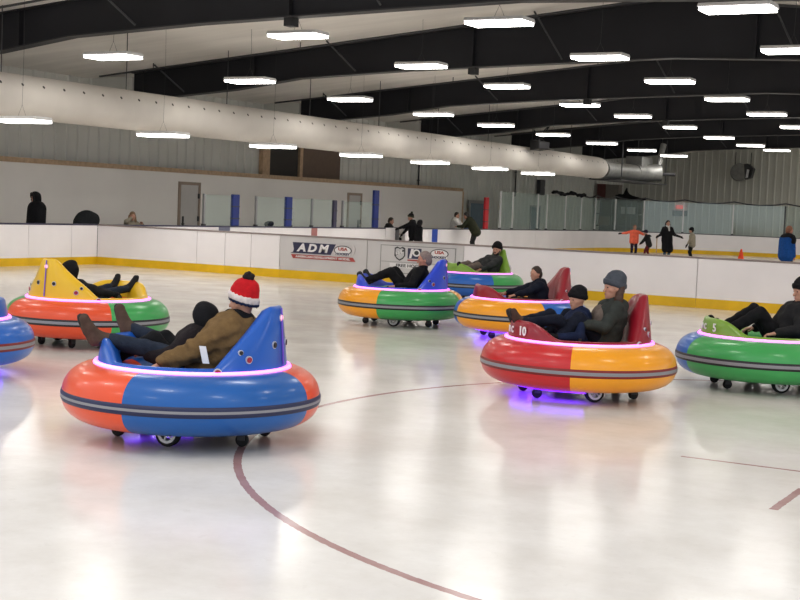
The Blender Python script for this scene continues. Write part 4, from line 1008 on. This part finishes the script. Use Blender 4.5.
text('caption', 'FREE HOCKEY', .10, M['logo_black'], t, (-15.14, FY - .010, .483), (1, 0, 0), (0, 0, 1), .002, wide=1.3, bold=.002)

# ------------------------------------------------------------------ far end clutter
t = thing('unit_heater', 'grey round unit heater with dark outlet high on the far wall', 'heater', (-21.35, YB - .9, 4.62))
mb = MB(); mb.lathe([(0, -.30), (.46, -.30), (.52, -.24), (.52, .30), (.46, .36), (0, .36)], 40, axis='y'); mb.build('drum', M['galv'], t, smooth=40)
mb = MB(); mb.prism([(.38, -.42), (.72, -.30), (.84, .22), (.50, .50), (.28, .48)], 1, -.34, .2); bevel(mb.build('outlet_hood', M['dark_metal'], t), .03)
mb = MB(); mb.prism([(.42, -.34), (.56, -.30), (.62, .16), (.48, .18)], 1, -.36, -.33); mb.build('side_panel', M['housing'], t)
for k in range(4): MB().box(([.62, .66, .70, .74][k], -.37, -.24 + .02 * k), ([.645, .685, .725, .765][k], -.33, .2)).build('louvre', M['black'], t)
for dx in (-.3, .6): MB().box((dx - .02, -.02, .4), (dx + .02, .02, 1.15)).build('hanger', M['dark_metal'], t)
MB().box((-.1, .3, -.05), (.1, .88, .05)).build('wall_bracket', M['dark_metal'], t)
t = thing('exit_sign', 'small red exit sign on the far wall above a green notice', 'sign', (-25.05, YB - .10, 2.50))
bevel(MB().box((-.22, -.05, -.09), (.22, .05, .09)).build('case', M['sign_red'], t), .01)
text('lettering', 'EXIT', .15, M['tape_white'], t, (0, -.056, 0), (1, 0, 0), (0, 0, 1), .003, wide=1.2, bold=.004)
t = thing('notice_board', 'dark green notice board under the red exit sign', 'sign', (-25.05, YB - .10, 2.12))
bevel(MB().box((-.46, -.02, -.16), (.46, .03, .16)).build('board', M['sign_green'], t), .006)
for z in (-.17, .16): MB().box((-.48, -.03, z), (.48, .03, z + .02)).build('frame_bar', M['grey_metal'], t)
# rack of gear in the far left corner
t = thing('storage_rack', 'tall dark storage rack full of gear in the far left corner', 'rack', (-27.2, 75.3, 0))
for x in (-1.30, -.35, .55, 1.2):
    for y in (-.4, .4): MB().box((x - .04, y - .04, 0), (x + .04, y + .04, 2.85)).build('upright', M['dark_metal'], t)
for z in (.5, 1.2, 1.9, 2.7): MB().box((-1.34, -.44, z), (1.24, .44, z + .05)).build('shelf', M['dark_metal'], t)
MB().box((-1.34, .42, 0), (1.24, .46, 2.8)).build('back_panel', mat('rack_back', (.07, .075, .06), .7), t)
for nm, lb, lo, hi, m_ in (('storage_box', 'red-brown box standing on top of the dark storage rack', (-28.5, 75.0, 2.755), (-28.0, 75.6, 3.62), mat('box_rust', (.12, .035, .03), .6)), ('storage_box', 'grey panelled box standing on the storage rack beside the red-brown box', (-27.98, 75.0, 2.755), (-27.2, 75.6, 3.6), mat('box_taupe', (.20, .18, .16), .6)),
                     ('storage_box', 'dark box on the middle shelf of the storage rack', (-28.3, 75.0, 1.255), (-27.7, 75.5, 1.75), M['brown_panel']), ('storage_box', 'pale bin on the upper shelf of the storage rack', (-27.0, 75.0, 1.955), (-26.3, 75.5, 2.35), M['logo_silver']), ('storage_box', 'dark bin on the lowest shelf of the storage rack', (-27.4, 75.0, .555), (-26.7, 75.5, 1.0), M['black'])):
    b = thing(nm, lb, 'box', ((lo[0] + hi[0]) / 2, (lo[1] + hi[1]) / 2, lo[2]))
    hx, hy, hz = (hi[0] - lo[0]) / 2, (hi[1] - lo[1]) / 2, hi[2] - lo[2]
    bevel(MB().box((-hx, -hy, 0), (hx, hy, hz * .9)).build('body', m_, b), .01); bevel(MB().box((-hx - .01, -hy - .01, hz * .9), (hx + .01, hy + .01, hz)).build('lid', m_, b), .01)
o = soft('black_tarp', [('c', (-.55, 0, .14), (.10, 0, .16), .14, .16), ('c', (-.05, 0, .16), (-.02, 0, .66), .20, .03), ('c', (.1, 0, .14), (.95, 0, .03), .15, .05), ('c', (-.55, 0, .14), (-.60, 0, .50), .10, .03), ('c', (.9, 0, .03), (1.15, 0, .06), .05, .05)], .025, K['black'], k=.08, wr=.012, wf=9)
o.location = (-26.72, 75.1, 2.78); tag(o, 'pointed black tarpaulin heaped on top of the storage rack', 'tarpaulin')
o = soft('netting_heap', [('c', (0, q, .04 + .05 * math.sin(q * 3.1)), (0, q + .45, .03 + .05 * math.sin((q + .45) * 3.1)), .07 + .03 * math.sin(q * 5), .07) for q in np.arange(-1.9, 1.9, .45)], .022, K['black'], k=.04, wr=.018, wf=12)
o.location = (XS - .05, 60.6, 2.74); tag(o, 'black netting heap lying along the top of the far side glass', 'net')
def bench_(x, y, rz, label, m_):
    t = thing('bench', label, 'bench', (x, y, 0), rz)
    bevel(MB().box((-.9, -.2, .42), (.9, .2, .47)).build('seat', m_, t), .01); bevel(MB().box((-.9, .2, .62), (.9, .24, .92)).build('backrest', m_, t), .01)
    for sx in (-.8, .8):
        for y_ in (-.17, .2): MB().box((sx - .03, y_ - .03, 0), (sx + .03, y_ + .03, .42 if y_ < 0 else .9)).build('leg', M['dark_metal'], t)
    return t
bench_(-26.6, 66.5, R(90), 'dark blue bench behind the tall glass at the far left corner', M['post_blue'])
t = thing('wall_cabinet', 'dark grey box fixed high on the ribbed side wall', 'cabinet', (XO + .16, 66.84, 2.75))
bevel(MB().box((-.10, -.32, 0), (.10, .32, .80)).build('case', M['dark_metal'], t), .01); MB().box((.10, -.29, .03), (.115, .29, .77)).build('door', M['cap_dark'], t); MB().box((.115, .2, .36), (.135, .24, .46)).build('handle', M['grey_metal'], t)
d3 = tag(MB().box((XO + .04, 65.9, 0), (XO + .08, 67.0, 2.1)).build('door_3', mat('door_blue', (.06, .12, .17), .5)), kind='structure')
f = MB(); f.box((XO + .03, 65.8, 0), (XO + .1, 65.9, 2.2)); f.box((XO + .03, 67.0, 0), (XO + .1, 67.1, 2.2)); f.box((XO + .03, 65.9, 2.1), (XO + .1, 67.0, 2.2)); f.build('door_frame', M['grey_metal'], d3)
for y, za, zb, lb in ((63.7, 2.6, 4.0, 'thin black conduit down the side wall above the left far glass'), (53.3, 2.82, 4.2, 'thin dark conduit on the ribbed wall above the leaning adult')):
    mb = MB(); mb.tube([(XO + .10, y, za), (XO + .10, y, zb)], .035, 8); c = tag(mb.build('conduit', M['black']), lb, 'pipe')
    for z in (za + .2, zb - .2): MB().box((XO + .05, y - .06, z), (XO + .14, y + .06, z + .04)).build('clip', M['dark_metal'], c)
